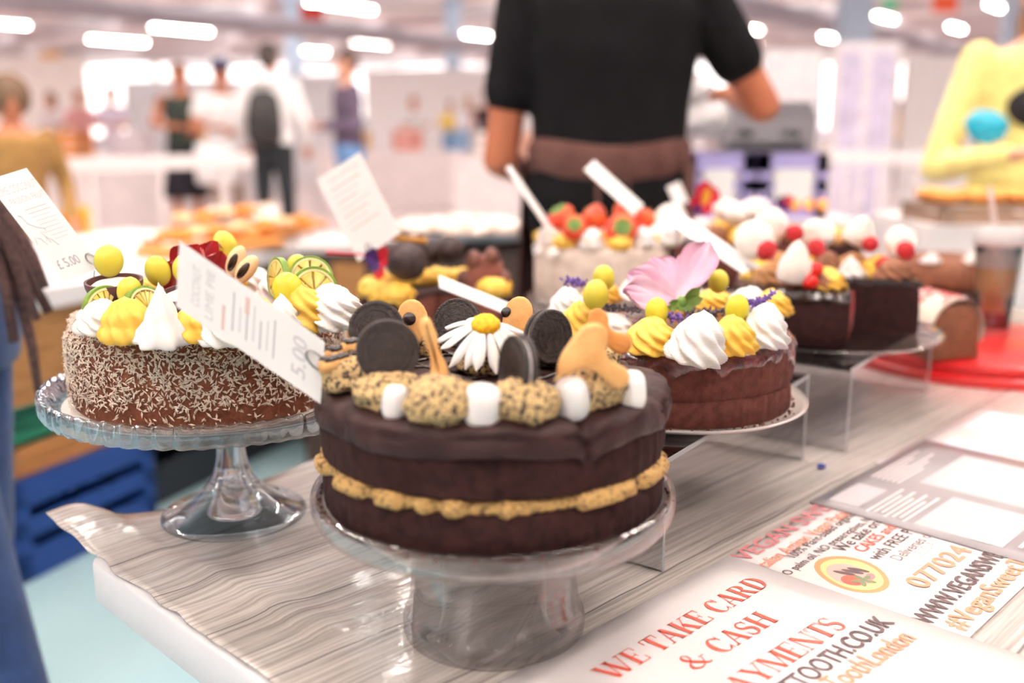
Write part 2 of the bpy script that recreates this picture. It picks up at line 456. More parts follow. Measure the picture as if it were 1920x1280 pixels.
def clothmat():
    m = bpy.data.materials.new('wood_print_vinyl'); m.use_nodes = True
    nt = m.node_tree; N = nt.nodes; L = nt.links; b = N['Principled BSDF']
    tc = N.new('ShaderNodeTexCoord')
    def noise(scale, sc, det=6):
        mp = N.new('ShaderNodeMapping'); mp.inputs['Scale'].default_value = sc; L.new(tc.outputs['Object'], mp.inputs[0])
        n = N.new('ShaderNodeTexNoise'); n.inputs['Scale'].default_value = scale; n.inputs['Detail'].default_value = det; L.new(mp.outputs[0], n.inputs['Vector']); return n
    def math_(op, a, bb=None, clamp=False):
        n = N.new('ShaderNodeMath'); n.operation = op; n.use_clamp = clamp
        for i, q in enumerate((a, bb)):
            if q is None: continue
            if isinstance(q, (int, float)): n.inputs[i].default_value = q
            else: L.new(q, n.inputs[i])
        return n.outputs[0]
    grain = noise(9, (.6, 30, 1), 8); patch = noise(3.2, (.8, 2.6, 1), 3); wob = noise(3.5, (1, 1.0, 1), 3); fine = noise(60, (.6, 12, 1), 4)
    sx = N.new('ShaderNodeSeparateXYZ'); L.new(tc.outputs['Object'], sx.inputs[0])
    yy = math_('ADD', sx.outputs[1], math_('MULTIPLY', math_('SUBTRACT', wob.outputs[0], .5), .045))
    fr = math_('FRACT', math_('DIVIDE', yy, .092))
    seam = math_('LESS_THAN', math_('ABSOLUTE', math_('SUBTRACT', fr, .5)), .011)
    cr = N.new('ShaderNodeValToRGB'); e = cr.color_ramp.elements
    e[0].position = .36; e[0].color = lin((136, 124, 117)); e[1].position = .64; e[1].color = lin((222, 212, 206))
    mixv = math_('ADD', math_('MULTIPLY', grain.outputs[0], .55), math_('ADD', math_('MULTIPLY', patch.outputs[0], .3), math_('MULTIPLY', fine.outputs[0], .18)))
    L.new(mixv, cr.inputs[0])
    mx = N.new('ShaderNodeMix'); mx.data_type = 'RGBA'; L.new(math_('MULTIPLY', seam, .75), mx.inputs[0]); L.new(cr.outputs[0], mx.inputs[6]); mx.inputs[7].default_value = lin((70, 60, 58))
    L.new(mx.outputs[2], b.inputs['Base Color'])
    b.inputs['Roughness'].default_value = .38; b.inputs['Coat Weight'].default_value = 1.0; b.inputs['Coat Roughness'].default_value = .1; b.inputs['Specular IOR Level'].default_value = .6
    wr = noise(22, (.7, 1.6, 1), 5); bp = N.new('ShaderNodeBump'); bp.inputs['Strength'].default_value = .35; bp.inputs['Distance'].default_value = .006
    L.new(wr.outputs[0], bp.inputs['Height']); L.new(bp.outputs[0], b.inputs['Coat Normal'])
    return m
M_CLOTH = clothmat()
REST = [(-.014, .742, .085), (-.289, .977, .085), (.25, 1.0, .16), (.52, 1.32, .16), (.75, 1.6, .25), (.2, .8, .2), (.35, .95, .2), (.55, 1.2, .2)]
def clothz(u, v):
    p = O + U * u + V * v
    k = 1.
    for x, y, r in REST: k *= min(1, max(0, (math.hypot(p.x - x, p.y - y) - r) / .05))
    z = max(0, .0022 * nz((u * 5, v * 16, 3), 1) + .002 * nz((u * 2 + v * 9, v * 11 - u * 5, 7), 1.7)) * k
    # long creases near the table end
    z += k * .003 * math.exp(-((v - .18 - .25 * u) / .012) ** 2) * max(0, 1 - u / .45) + k * .003 * math.exp(-((v - .43 - .1 * math.sin(u * 6)) / .014) ** 2) * max(0, 1 - abs(u - .1) / .4)
    z += k * .004 * math.exp(-((u - .05 - .1 * v) / .02) ** 2) * (v < .3)
    return z
def cloth_sheet(name, label, u0, u1, v0, v1, nu, nv, over):
    b = MB()
    def fn(a, c):
        u = u0 + (u1 - u0) * a; v = v0 + (v1 - v0) * c
        z = T + clothz(u, v)
        if over and v < 0: z += -.9 * v * v * (1 + 1.5 * math.sin(u * 9)) * max(0, min(1, (.44 - u) / .06)) + (.0012 if u > .4 else 0) + .02 * math.exp(-((u - .02) / .05) ** 2) * (-v / .1)
        ue = u
        if a < .03 and over: ue += .006 * nz((v * 22, 1, 0), 1) + .004
        if over and v > .795: z -= min(.09, (v - .795) * 1.8); v = .795 + (v - .795) * .25
        return (ue, -v, z)
    b.grid(fn, nu, nv)
    o = b.build(name, M_CLOTH, split=None); o.location = (O.x, O.y, 0); o.rotation_euler = (0, 0, TA)
    md = o.modifiers.new('thick', 'SOLIDIFY'); md.thickness = .0012; md.offset = -1
    return tag(o, label, 'tablecloth')
cloth_sheet('tablecloth', 'grey wood plank printed vinyl cloth with a lifted corner', 0, 2.0, -.11, .86, 260, 150, True)
cloth_sheet('tablecloth', 'grey wood printed cloth on the table behind, beneath the strawberry cake', .47, 1.96, -.49, -.112, 60, 30, False)

# ---- printed sheets lying on the cloth
SA = math.radians(45.5); SU = Vector((math.cos(SA), math.sin(SA), 0)); SV = Vector((math.sin(SA), -math.cos(SA), 0))
m_paper = mat('laminated_paper', (238, 228, 228), .35, coat=.5)
m_red = mat('print_red', (238, 100, 82), .5); m_pinkp = mat('print_rose', (205, 128, 132), .5); m_orange = mat('print_orange', (240, 150, 120), .5)
m_greyp = mat('print_grey', (128, 112, 112), .5); m_dark = mat('print_dark', (96, 78, 80), .5); m_pale = mat('print_pale', (196, 188, 192), .5)
class Sheet:
    def __init__(s, name, label, tl, w_, h_, z, m=None, ang=SA):
        s.o = thing(name, label, 'flyer', (tl[0], tl[1], T + .0012 + z)); s.o.rotation_euler = (0, 0, ang)
        s.tl = Vector((tl[0], tl[1], 0)); s.ang = ang
        b = MB(); n = 14
        def fn(a, c): return (w_ * a, -h_ * c, .0009 * nz((a * 3 + z * 900, c * 3, 1), 1) * (1 - abs(2 * c - 1)) + .0004)
        b.grid(fn, n, n); p = b.build('paper', m or m_paper, s.o, split=None)
        md = p.modifiers.new('thick', 'SOLIDIFY'); md.thickness = .0004; md.offset = -1
    def loc(s, p):
        d = Vector((p[0], p[1], 0)) - s.tl
        return d.x * math.cos(s.ang) + d.y * math.sin(s.ang), -d.x * math.sin(s.ang) + d.y * math.cos(s.ang)
    def text(s, g, a, b, cap, m, name='lettering', bold=0.):
        """a, b: world xy of the two ends of the baseline; cap: letter height"""
        x0, y0 = s.loc(a); x1, y1 = s.loc(b); d = Vector((x1 - x0, y1 - y0, 0))
        ex = d / g[2]; n = Vector((-d.y, d.x, 0)).normalized()
        lettering(g, (x0, y0, .0016), ex, n * cap, m, s.o, name, bold)
    def patch(s, pts, m, name='print', z=.0013):
        MB().add([(x, y, z) for x, y in pts], [tuple(range(len(pts)))]).build(name, m, s.o, smooth=False)
    def rect(s, x0, y0, x1, y1, m, name='print', z=.0013): s.patch([(x0, y0), (x1, y0), (x1, y1), (x0, y1)], m, name, z)
Z7 = lambda x, y: pz(960 + x / 2, 740 + y / 2, T).xy
s2 = Sheet('flyer', 'white flyer with rose lettering and a heart shaped fruit tart picture', (.205, .866), .30, .215, .0008)
s2.text(sans('VEGAN SWEET'), (.2169, .856), (.362, 1.012), .0195, m_pinkp, bold=.018)
s2.text(sans('Italian Artisan Vegan Patisserie'), (.2299, .839), (.372, .995), .0135, m_orange, bold=.008)
s2.text(sans('100% Plant-based organic ingredients'), Z7(1055, 628), Z7(1385, 395), .0095, m_dark, bold=.006)
s2.text(sans('NO palm oil, NO preservatives, NO artificials'), Z7(1018, 706), Z7(1440, 418), .0095, m_dark, bold=.006)
s2.text(sans('We take orders for'), Z7(1245, 602), Z7(1470, 430), .0125, m_dark, bold=.006)
s2.text(sans('CAKES and SWEETS'), Z7(1320, 604), Z7(1535, 440), .0125, m_red, bold=.006)
s2.text(sans('with FREE PICK UP'), Z7(1372, 634), Z7(1590, 466), .0125, m_dark, bold=.006)
s2.text(sans('Deliveries on'), Z7(1455, 637), Z7(1585, 535), .0115, m_greyp)
s2.text(sans('TUESDAY'), Z7(1512, 642), Z7(1612, 560), .0105, m_pale)
s2.text(sans('077024'), (.359, .800), (.437, .880), .0205, m_orange, bold=.02)
s2.text(sans('WWW.VEGANSWEET'), (.3375, .7357), (.478, .886), .018, m_dark, bold=.02)
s2.text(sans('#VeganSweetTooth'), (.3595, .7271), (.515, .892), .0185, m_orange, bold=.02)
def tart(sh, c, r):
    x, y = sh.loc(c)
    def heart(k, dx=0, dy=0):
        o = []
        for i in range(28):
            a = 2 * PI * i / 28; rr = r * k * (1 + .12 * math.cos(2 * (a - .9)) - .1 * math.cos(a + 2.2)); o.append((x + dx + rr * math.cos(a), y + dy + rr * math.sin(a)))
        return o
    sh.patch([(x - r * 1.25, y - r * 1.2), (x + r * 1.25, y - r * 1.2), (x + r * 1.25, y + r * 1.25), (x - r * 1.25, y + r * 1.25)], mat('print_blush', (240, 222, 214), .5), 'printed_picture')
    sh.patch(heart(1), mat('print_crust', (238, 150, 104), .5), 'printed_tart', .0014)
    sh.patch(heart(.84), mat('print_custard', (248, 204, 140), .5), 'printed_tart', .0015)
    sh.patch(heart(.6, -.003, .002), mat('print_peach', (244, 176, 168), .5), 'printed_tart', .0016)
    def el(dx, dy, rx, ry, a, m, nm, z):
        sh.patch([(x + dx + rx * math.cos(t) * math.cos(a) - ry * math.sin(t) * math.sin(a), y + dy + rx * math.cos(t) * math.sin(a) + ry * math.sin(t) * math.cos(a)) for t in [2 * PI * i / 14 for i in range(14)]], m, nm, z)
    el(-.010, -.004, .011, .010, 0, m_red, 'printed_fruit', .00170)
    for i, (dx, dy) in enumerate(((-.002, .008), (.006, .004), (.013, .002))): el(dx, dy, .010, .0032, 1.9, m_dark, 'printed_fruit', .00180 + .00002 * i)
    for i in range(5): el(-.004 + .007 * math.cos(i * 1.25), -.011 + .005 * math.sin(i * 1.25), .006, .0025, i * 1.25, mat('print_green', (124, 132, 100), .5), 'printed_leaf', .00188 + .00002 * i)
    el(.008, -.012, .007, .004, .4, mat('print_pinkberry', (226, 130, 140), .5), 'printed_fruit', .00176)
tart(s2, pz(1600, 1085, T).xy, .034)
s1 = Sheet('flyer', 'white notice with large red capitals about card and cash payments', (-.0977, .5625), .43, .30, .0018)
s1.text(serif('WE TAKE CARD'), (.0735, .6515), (.2281, .8091), .0215, m_red)
s1.text(serif('& CASH'), (.1357, .6648), (.2182, .7435), .0215, m_red)
s1.text(serif('PAYMENTS'), (.150, .6195), (.2705, .7340), .0215, m_red)
s1.text(sans('SWEETTOOTH.CO.UK'), (.165, .600), (.3093, .7379), .018, m_dark, bold=.02)
s1.text(sans('#VeganSweetToothLondon'), (.150, .565), (.3175, .7124), .019, m_orange, bold=.02)
s3 = Sheet('flyer', 'grey printed flyer with white text blocks and a faded picture', (.318, 1.004), .30, .27, .0022, mat('flyer_grey', (150, 142, 146), .3, (170, 162, 165), 8, coat=.6))
for q in ((.02, -.012, .09, -.045), (.018, -.105, .12, -.19), (.14, -.06, .27, -.17)): s3.rect(q[0], q[3], q[2], q[1], m_pale, 'printed_panel')
s3.rect(.15, -.075, .26, -.16, mat('print_faded', (218, 208, 206), .4), 'printed_panel', .0015)
for i in range(7): s3.rect(.015 + .004 * (i % 3), -.055 - i * .0065, .105 - .02 * (i % 2), -.058 - i * .0065, m_paper, 'printed_line', .0014)
for i in range(6): s3.rect(.12, -.012 - i * .006, .25 - .03 * (i % 3), -.0145 - i * .006, m_paper, 'printed_line', .0014)
for i in range(5): s3.rect(.03, -.2 - i * .01, .24 - .05 * (i % 2), -.204 - i * .01, m_paper, 'printed_line', .0014)
s4 = Sheet('flyer', 'white glossy flyer with pale pink and blue bands near the red board', (.434, 1.134), .34, .30, .0012)
s4.rect(.10, -.20, .33, -.14, mat('print_blush_pink', (244, 190, 196), .4), 'printed_band')
s4.rect(.02, -.09, .16, -.03, mat('print_sky', (214, 228, 242), .4), 'printed_band')
s4.rect(.22, -.10, .32, -.02, mat('print_sky', (0, 0, 0)), 'printed_band')
for i in range(6): s4.rect(.03, -.215 - i * .012, .30 - .04 * (i % 2), -.219 - i * .012, m_pale, 'printed_line')
# blue button beside the grey flyer
o = MB().lathe([(1e-4, .003), (.0035, .0032), (.0048, .0022), (.005, 0), (1e-4, 0)], 20).build('bottle_cap', mat('ink_blue', (56, 62, 140), .4), loc=tuple(pz(1540, 875, T + .004)))
tag(o, 'tiny blue cap lying beside the grey flyer', 'cap')
# ================================================================== GLASS STANDS AND RISERS
m_glass = glassmat('clear_glass', (254, 253, 253), .5)
m_glassb = glassmat('blueish_glass', (246, 251, 254), .40)
m_acry = sheetmat('clear_acrylic', (246, 246, 248))
m_edge = mat('frosted_acrylic_edge', (232, 230, 234), .25, trans=.5)
def pedestal_profile(z0, zp, R, rf, style):
    if style == 'bell':      # wide hollow bell foot
        return [(1e-4, zp), (R * .9, zp), (R * .93, zp + .002), (R * .96, zp + .006), (R * .985, zp + .007), (R, zp + .003), (R * .998, zp - .006), (R * .97, zp - .014), (R * .9, zp - .016),
                (R * .6, zp - .0085), (rf * .86, zp - .008), (rf * .84, zp - .02), (rf * .88, zp - .05), (rf * .93, z0 + .026), (rf * .99, z0 + .016), (rf * 1.0, z0 + .008), (rf * .985, z0 + .001), (rf * .93, z0),
                (rf * .9, z0 + .004), (rf * .89, z0 + .02), (rf * .83, zp - .05), (rf * .78, zp - .022), (rf * .6, zp - .010), (1e-4, zp - .009)]
    return [(1e-4, zp), (R * .86, zp), (R * .9, zp + .003), (R * .96, zp + .013), (R * .99, zp + .014), (R, zp + .009), (R * .99, zp - .002), (R * .9, zp - .0065), (R * .4, zp - .006), (.030, zp - .007), (.021, zp - .012), (.0175, zp - .022),
            (.0150, zp - .036), (.0142, zp - .050), (.0150, zp - .064), (.0175, zp - .077), (.0215, zp - .088), (.028, zp - .098), (.038, z0 + .0245), (.05, z0 + .0155), (.062, z0 + .0105), (rf * .96, z0 + .0075), (rf, z0 + .004), (rf * .985, z0 + .0005), (rf * .93, z0),
            (rf * .7, z0 + .004), (rf * .45, z0 + .010), (1e-4, z0 + .016)]
def catmull(P_, n=4):
    o = []
    for i in range(len(P_) - 1):
        p0 = P_[max(i - 1, 0)]; p1 = P_[i]; p2 = P_[i + 1]; p3 = P_[min(i + 2, len(P_) - 1)]
        for k in range(n):
            t = k / n
            o.append(tuple(max(1e-4, .5 * (2 * b_ + (c - a) * t + (2 * a - 5 * b_ + 4 * c - d) * t * t + (3 * b_ - a - 3 * c + d) * t ** 3)) if j == 0 else .5 * (2 * b_ + (c - a) * t + (2 * a - 5 * b_ + 4 * c - d) * t * t + (3 * b_ - a - 3 * c + d) * t ** 3) for j, (a, b_, c, d) in enumerate(zip(p0, p1, p2, p3))))
    return o + [P_[-1]]
def stand(name, label, c, z0, zp, R, rf, style, scal=0, m=None):
    b = MB()
    def mod(th, k, r, z):
        if scal and r > R * .93: return r * (1 + .03 * abs(math.sin(scal * th / 2)) - .018), z + (.004 * abs(math.sin(scal * th / 2)) if z > zp + .004 else 0)
        return r, z
    b.lathe([(r, z - z0) for r, z in catmull(pedestal_profile(z0, zp, R, rf, style), 3)], 240 if scal else 96, (lambda th, k, r, z: mod(th, k, r, z + z0) and (mod(th, k, r, z + z0)[0], mod(th, k, r, z + z0)[1] - z0)))
    o = b.build(name, m or m_glass, loc=(c[0], c[1], z0), split=None)
    return tag(o, label, 'cake stand')
FC = Vector((-.0145, .742, 0)); LC = Vector((-.289, .977, 0)); PC = Vector((.177, 1.033, 0))
stand('cake_stand', 'low clear glass cake stand with a wide bell foot under the cookie cake', FC, T, .857, .142, .0735, 'bell')
stand('cake_stand', 'footed glass cake stand with a scalloped rim under the coconut cake', LC, T, .872, .174, .0735, 'foot', 64, m_glassb)
def riser(label, a, b_, depth, h):
    """clear U-shaped acrylic riser; a, b_: ground ends of its open front edges"""
    a = Vector((a[0], a[1], 0)); b_ = Vector((b_[0], b_[1], 0)); d = b_ - a; L = d.length
    r = thing('acrylic_riser', label, 'riser', (a.x, a.y, T)); r.rotation_euler = (0, 0, math.atan2(d.y, d.x))
    t = .004
    MB().box((L / 2, depth / 2, h - t / 2), (L, depth, t)).build('top_panel', m_acry, r, smooth=False)
    for x in (t / 2, L - t / 2):
        MB().box((x, depth / 2, (h - t) / 2), (t, depth, h - t)).build('side_panel', m_acry, r, smooth=False)
        MB().box((x, -.0006, (h - t) / 2), (t, .0012, h - t)).build('polished_edge', m_edge, r, smooth=False)
    MB().box((L / 2, -.0006, h - t / 2), (L, .0012, t)).build('polished_edge', m_edge, r, smooth=False)
    return r
RH = .108
riser('clear acrylic riser carrying the pink flower cake', (.135, .838), (.352, 1.148), .22, RH)
riser('clear acrylic riser carrying the cut chocolate cake', (.412, 1.176), (.632, 1.466), .24, RH)
def round_plate(label, c, R, z, m=None, name='cake_plate'):
    o = MB().lathe([(1e-4, .003), (R * .88, .003), (R * .95, .005), (R, .008), (R, .006), (R * .94, .0015), (R * .86, 0), (1e-4, 0)], 96).build(name, m or m_glass, loc=(c[0], c[1], z), split=None)
    return tag(o, label, 'plate')
ZP = T + RH
round_plate('round clear glass plate under the pink flower cake', PC, .136, ZP, mat('milky_plate', (240, 230, 224), .15, trans=.45, coat=.4))
CC = Vector((.445, 1.39, 0))
round_plate('round clear glass plate under the cut chocolate cake', CC, .158, ZP, glassmat('plate_glass', (248, 243, 241), .3))

# ================================================================== SWEET THINGS (masters)
m_choc = mat('chocolate_sponge', (40, 21, 21), .8, (58, 31, 29), 120, .7, 700, detail=6, spec=.2)
m_choc2 = mat('cocoa_sponge', (84, 44, 38), .75, (104, 58, 50), 120, .7, 700, detail=6, spec=.2)
m_crust = mat('baked_crust', (46, 26, 26), .48, (60, 36, 35), 60, .5, 300, coat=0, spec=.25)
m_specks = mat('cookie_cream', (204, 170, 118), .7, (62, 48, 40), 330, .8, 500, lo=.5, hi=.6, detail=2)
m_fill = mat('cookie_cream_filling', (184, 144, 86), .7, (96, 70, 44), 300, .6, 400, lo=.52, hi=.64, detail=2)
m_wcream = mat('white_cream', (250, 240, 235), .45, sss=.25)
m_ycream = mat('yellow_cream', (250, 204, 92), .45, (244, 188, 70), 60, sss=.2)
m_marsh = mat('marshmallow', (250, 240, 238), .8, sss=.3)
m_wafer = mat('dark_wafer', (38, 28, 27), .5, (52, 40, 38), 300, .5, 600)
m_butter = mat('butter_biscuit', (230, 178, 112), .65, (216, 154, 90), 50, .3, 500)
m_grape = mat('green_grape', (210, 206, 84), .2, (224, 206, 76), 40, sss=.5)
m_grapeg = mat('greener_grape', (196, 202, 70), .22, (216, 206, 60), 40, sss=.5)
m_lime = mat('lime_peel', (104, 138, 44), .4, (128, 158, 60), 100, .3, 500)
m_limef = mat('lime_flesh', (238, 206, 92), .3, (244, 226, 150), 120, sss=.3)
m_pchoc = mat('plain_chocolate', (44, 28, 28), .22, coat=.4)
m_red = mat('strawberry_red', (222, 48, 40), .3, (240, 104, 52), 40, sss=.2)
m_leafg = mat('leaf_green', (92, 122, 52), .5, (120, 150, 70), 60)
m_rasp = mat('raspberry_red', (190, 28, 40), .35, sss=.2)
m_mer = mat('meringue', (252, 236, 226), .7, sss=.2)
m_lav = mat('lavender_violet', (128, 96, 178), .7, (96, 74, 146), 200)
m_stem = mat('dried_stem', (92, 84, 82), .8)
def swirl_mesh(R, H, lobes=9, tw=2.2, tip=.75, tiers=2.5, amp=.16):
    b = MB(); n = lobes * 8; m = 18; pr = []
    for k in range(m + 1):
        t = k / m
        sh_ = (1 - t) ** tip if tip >= .7 else (1 - t ** 2.1) ** tip
        r = R * sh_ * (1 + .13 * abs(math.sin(PI * tiers * t))) if k < m else 1e-4
        pr.append((max(r, 1e-4), H * t))
    def mod(th, k, r, z):
        t = k / m
        return r * (1 + amp * (1 - .5 * t) * math.cos(lobes * (th + tw * t))), z + .04 * H * math.cos(th + 3 * t)
    b.lathe([(1e-4, 0)] + pr, n, lambda th, k, r, z: mod(th, max(k - 1, 0), r, z))
    return b
def swirl(parent, p, R, H, m, seed=0, lobes=9, tw=2.2, tip=.75, tilt=(0, 0), amp=.16):
    o = swirl_mesh(R, H, lobes, tw, tip, amp=amp).build('cream_swirl', m, parent, split=None)
    o.location = p; o.rotation_euler = (tilt[0], tilt[1], seed * 1.7)
    return o
def dollop(parent, p, r, m, seed=0, amp=.22, sc=2.2, name='cream_dollop', fine=.06):
    b = MB(); b.ell((0, 0, 0), r, 32, 20, disp=lambda q: amp * nz(q + Vector((seed * 5.1, seed, 0)), sc) + fine * nz(q * 6 + Vector((seed, 0, 3)), 1.5))
    return b.build(name, m, parent, loc=p, split=None)
def sandwich_cookie(label, c, axis, R=.0215, emboss=True, spin=0, group='sandwich cookies on the front cake'):
    r = thing('sandwich_cookie', label, 'cookie', c, group=group)
    q = Vector(axis).normalized(); r.rotation_euler = (frame_to(q) @ Matrix.Rotation(spin, 3, 'Z')).to_euler()
    for s in (1, -1):
        pr = [(1e-4, .0014), (R, .0014), (R * 1.005, .0024), (R * .99, .0046), (R * .95, .0054), (R * .88, .0054), (R * .86, .0048), (R * .70, .0048), (R * .69, .0053), (R * .66, .0053), (R * .65, .0048), (1e-4, .0048)]
        b = MB()
        def mod(th, k, rr, z):
            if k in (4, 5): return rr, z - .0005 * (math.sin(th * 44) > 0)
            if k in (2, 3): return rr * (1 + .008 * math.sin(th * 44)), z
            return rr, z
        b.lathe([(a, z * s) for a, z in pr], 132, lambda th, k, rr, z: (mod(th, k, rr, abs(z))[0], mod(th, k, rr, abs(z))[1] * s))
        if emboss and s == 1:
            for i in range(14):
                a = 2 * PI * i / 14
                b.ell((R * .77 * math.cos(a), R * .77 * math.sin(a), .0048), (R * .045, R * .045, .0006), 8, 4)
            for i in range(6):
                a = 2 * PI * i / 6 + .3
                b.box((R * .42 * math.cos(a), R * .42 * math.sin(a), .0049), (R * .2, R * .05, .0006), rotm(rz=a))
                b.box((R * .42 * math.cos(a), R * .42 * math.sin(a), .0049), (R * .05, R * .2, .0006), rotm(rz=a))
        w_ = b.build('wafer', m_wafer, r)
        if emboss and s == 1:
            g = sans('OREO'); k = R * .78 / g[2]
            lettering(g, (-R * .39, -R * .13, .0053), (k, 0, 0), (0, k * 1.2, 0), m_wafer, w_, 'raised_lettering', .02)
    MB().lathe([(1e-4, -.0016), (R * .9, -.0016), (R * .93, 0), (R * .9, .0016), (1e-4, .0016)], 40).build('cream_filling', m_wcream, r)
    return r
def rounded_cyl(R, h, ex=3.2, n=28, m=14, seed=0, amp=.05):
    b = MB(); pr = []
    for k in range(m + 1):
        ph = -PI / 2 + PI * k / m
        c = math.cos(ph); s = math.sin(ph)
        pr.append((max(1e-4, R * abs(c) ** (2 / ex)), h / 2 * math.copysign(abs(s) ** (2 / ex), s)))
    b.lathe(pr, n, lambda th, k, r, z: (r * (1 + amp * nz((math.cos(th) * 1.3, math.sin(th) * 1.3, z * 60 + seed * 7), 1.2)), z))
    return b
def marshmallow(label, c, R, h, rot, seed, group='marshmallows on the front cake'):
    o = rounded_cyl(R, h, 2.9, seed=seed, amp=.1).build('marshmallow', m_marsh, loc=c, split=None); o.rotation_euler = rot
    return tag(o, label, 'marshmallow', group)
def grape(label, c, r, h, rot=(0, 0, 0), m=None, group=None):
    t = thing('grape', label, 'grape', c, group=group); t.rotation_euler = rot
    MB().ell((0, 0, 0), (r, r, h), 24, 16).build('skin', m or m_grape, t, split=None)
    MB().lathe([(1e-4, h + .0004), (r * .1, h + .0002), (r * .14, h * .985), (1e-4, h * .97)], 10).build('stem_scar', mat('grape_scar', (176, 160, 80), .7), t)
    return t
def lime_slice(label, c, R, th, rot, cut=(0, 2 * PI), group='lime slices on the coconut cake'):
    t = thing('lime_slice', label, 'lime slice', c, group=group); t.rotation_euler = rot
    n = 40; a0, a1 = cut
    def ring(r0, r1, h, nm, m):
        b = MB(); prof = [(r0, -h), (r1 * .99, -h), (r1, -h * .7), (r1, h * .7), (r1 * .99, h), (r0, h)]
        b.lathe(prof, n, a0=a0, a1=a1)
        o = len(b.v); k = n + 1
        b.f.append(tuple(i * k for i in range(6))); b.f.append(tuple(i * k + n for i in range(5, -1, -1)))
        b.build(nm, m, t)
    ring(R * .9, R, th / 2, 'peel', m_lime)
    ring(R * .8, R * .9, th / 2 * .97, 'pith', mat('lime_pith', (238, 226, 170), .6))
    k = 8; sp = a1 - a0
    for i in range(k):
        b0 = a0 + sp * (i + .06) / k; b1 = a0 + sp * (i + .94) / k; b = MB()
        pl = [(R * .1 * math.cos((b0 + b1) / 2), R * .1 * math.sin((b0 + b1) / 2))] + [(R * .79 * math.cos(b0 + (b1 - b0) * j / 5), R * .79 * math.sin(b0 + (b1 - b0) * j / 5)) for j in range(6)]
        b.prism(pl, th * .95, lambda x, y, z: (x, y, z), th * .12); b.build('segment', m_limef, t)
    return t
def biscuit(label, poly, c, ex, ey, th=.009, m=None, name='butter_biscuit', choc=None, group='butter biscuits on the front cake'):
    """poly: outline in metres in the plane of ex, ey"""
    ex = Vector(ex).normalized(); ey = Vector(ey).normalized(); n = ex.cross(ey).normalized()
    a = sum(poly[i - 1][0] * poly[i][1] - poly[i][0] * poly[i - 1][1] for i in range(len(poly)))
    if a < 0: poly = poly[::-1]
    sm = []
    for i in range(len(poly)):      # round the outline
        p, q = Vector(poly[i]), Vector(poly[(i + 1) % len(poly)])
        sm += [tuple(p * .75 + q * .25), tuple(p * .25 + q * .75)]
    t = thing(name, label, 'biscuit', c, group=group)
    MB().prism(sm, th, lambda x, y, z: ex * x + ey * y + n * z, th * .3).build('dough', m or m_butter, t, split=60)
    if choc:
        for q in choc: MB().ell(ex * q[0] + ey * q[1] + n * (th / 2), (q[2], q[2], .002), 14, 8, R=Matrix((ex, ey, n)).transposed()).build('chocolate_spot', m_pchoc, t)
    return t
def petal_mesh(b, base, tip, W, nrm, cup=.3, curl=0., rip=.0, nu=11, nv=12, pw=.6, seed=0, th=.0006):
    base = Vector(base); tip = Vector(tip); d = tip - base; L = d.length; nrm = Vector(nrm); side = d.cross(nrm).normalized(); nn = side.cross(d).normalized()
    for s in (1, -1):
        def fn(u, v):
            a = u * 2 - 1; t = v
            w_ = W * (max(t, .02) ** pw) * (1 - .75 * t ** 5)
            tt = t * (1 - .10 * a * a * (t > .6) * (t - .6) / .4)
            vein = .00025 * math.sin(a * 22) * t
            return base + d * tt + side * (a * s * w_) + nn * (cup * w_ * a * a + curl * L * t * t + rip * math.sin(a * 7 + seed + t * 3) * t * t + vein) + nn * (s * th / 2)
        b.grid(fn, nu, nv)
    return b
def cake_body(parent, name, prof, m, n=330, crease=.0016, c=(0, 0, 0), a=None, wob=.0015, seed=0):
    b = MB(); rmax = max(p[0] for p in prof)
    def mod(th, k, r, z):
        if r < rmax * .9: return r, z + wob * .6 * nz((math.cos(th) * r * 40, math.sin(th) * r * 40, seed), 1)
        x, y = math.cos(th), math.sin(th)
        cr = -crease * (abs(nz((x * 15, y * 15, z * 5 + seed), 1)) + 1.3 * abs(nz((x * 36, y * 36, z * 7 + seed), 1)) - .35) * (.5 + .8 * max(0, x))
        return r + cr + wob * nz((x * 2, y * 2, z * 30 + seed), 1), z + wob * .5 * nz((x * 3, y * 3, seed + 5), 1)
    if a is None: b.lathe(prof, n, mod, c)
    else:
        b.lathe(prof, n, mod, c, a0=a[0], a1=a[1]); k = n + 1; m_ = len(prof)
        b.f.append(tuple(i * k for i in range(m_))); b.f.append(tuple(i * k + n for i in range(m_ - 1, -1, -1)))
    return b.build(name, m, parent, split=50)

# ================================================================== FRONT CAKE (cookies and cream)
fc = thing('chocolate_cake', 'dark two layer chocolate cake with cookies and marshmallows on top, nearest the camera', 'cake', (FC.x, FC.y, .8575))
Z = .8575
cake_body(fc, 'sponge_layer', [(1e-4, 0), (.130, 0), (.132, .003), (.1325, .015), (.1315, .026), (.129, .0292), (1e-4, .0292)], m_choc, seed=1)
b = MB()
def fmod(th, k, r, z):
    g = nz((math.cos(th) * 7, math.sin(th) * 7, 1), 1.3); g2 = nz((math.cos(th) * 14, math.sin(th) * 14, 2), 1.3)
    fl = .15 + 1.35 * max(0, min(1, .42 + g * 3.2))
    return .127 + (r - .127) * (1 if r < .127 else fl) + .0012 * g2, .036 + (z - .036) * (.8 + .5 * fl * .8) + .0012 * g + .0006 * g2
b.lathe([(.10, .0315), (.125, .031), (.1310, .0318), (.1335, .0335), (.1342, .036), (.1335, .0385), (.1310, .0402), (.125, .041), (.10, .041)], 220, fmod)
b.build('cream_filling', m_fill, fc, split=None).location = (0, 0, -.0022)
cake_body(fc, 'sponge_layer', [(1e-4, .039), (.128, .039), (.1315, .0412), (.1325, .055), (.132, .066), (.130, .071), (1e-4, .071)], m_choc, seed=9)
b = MB()
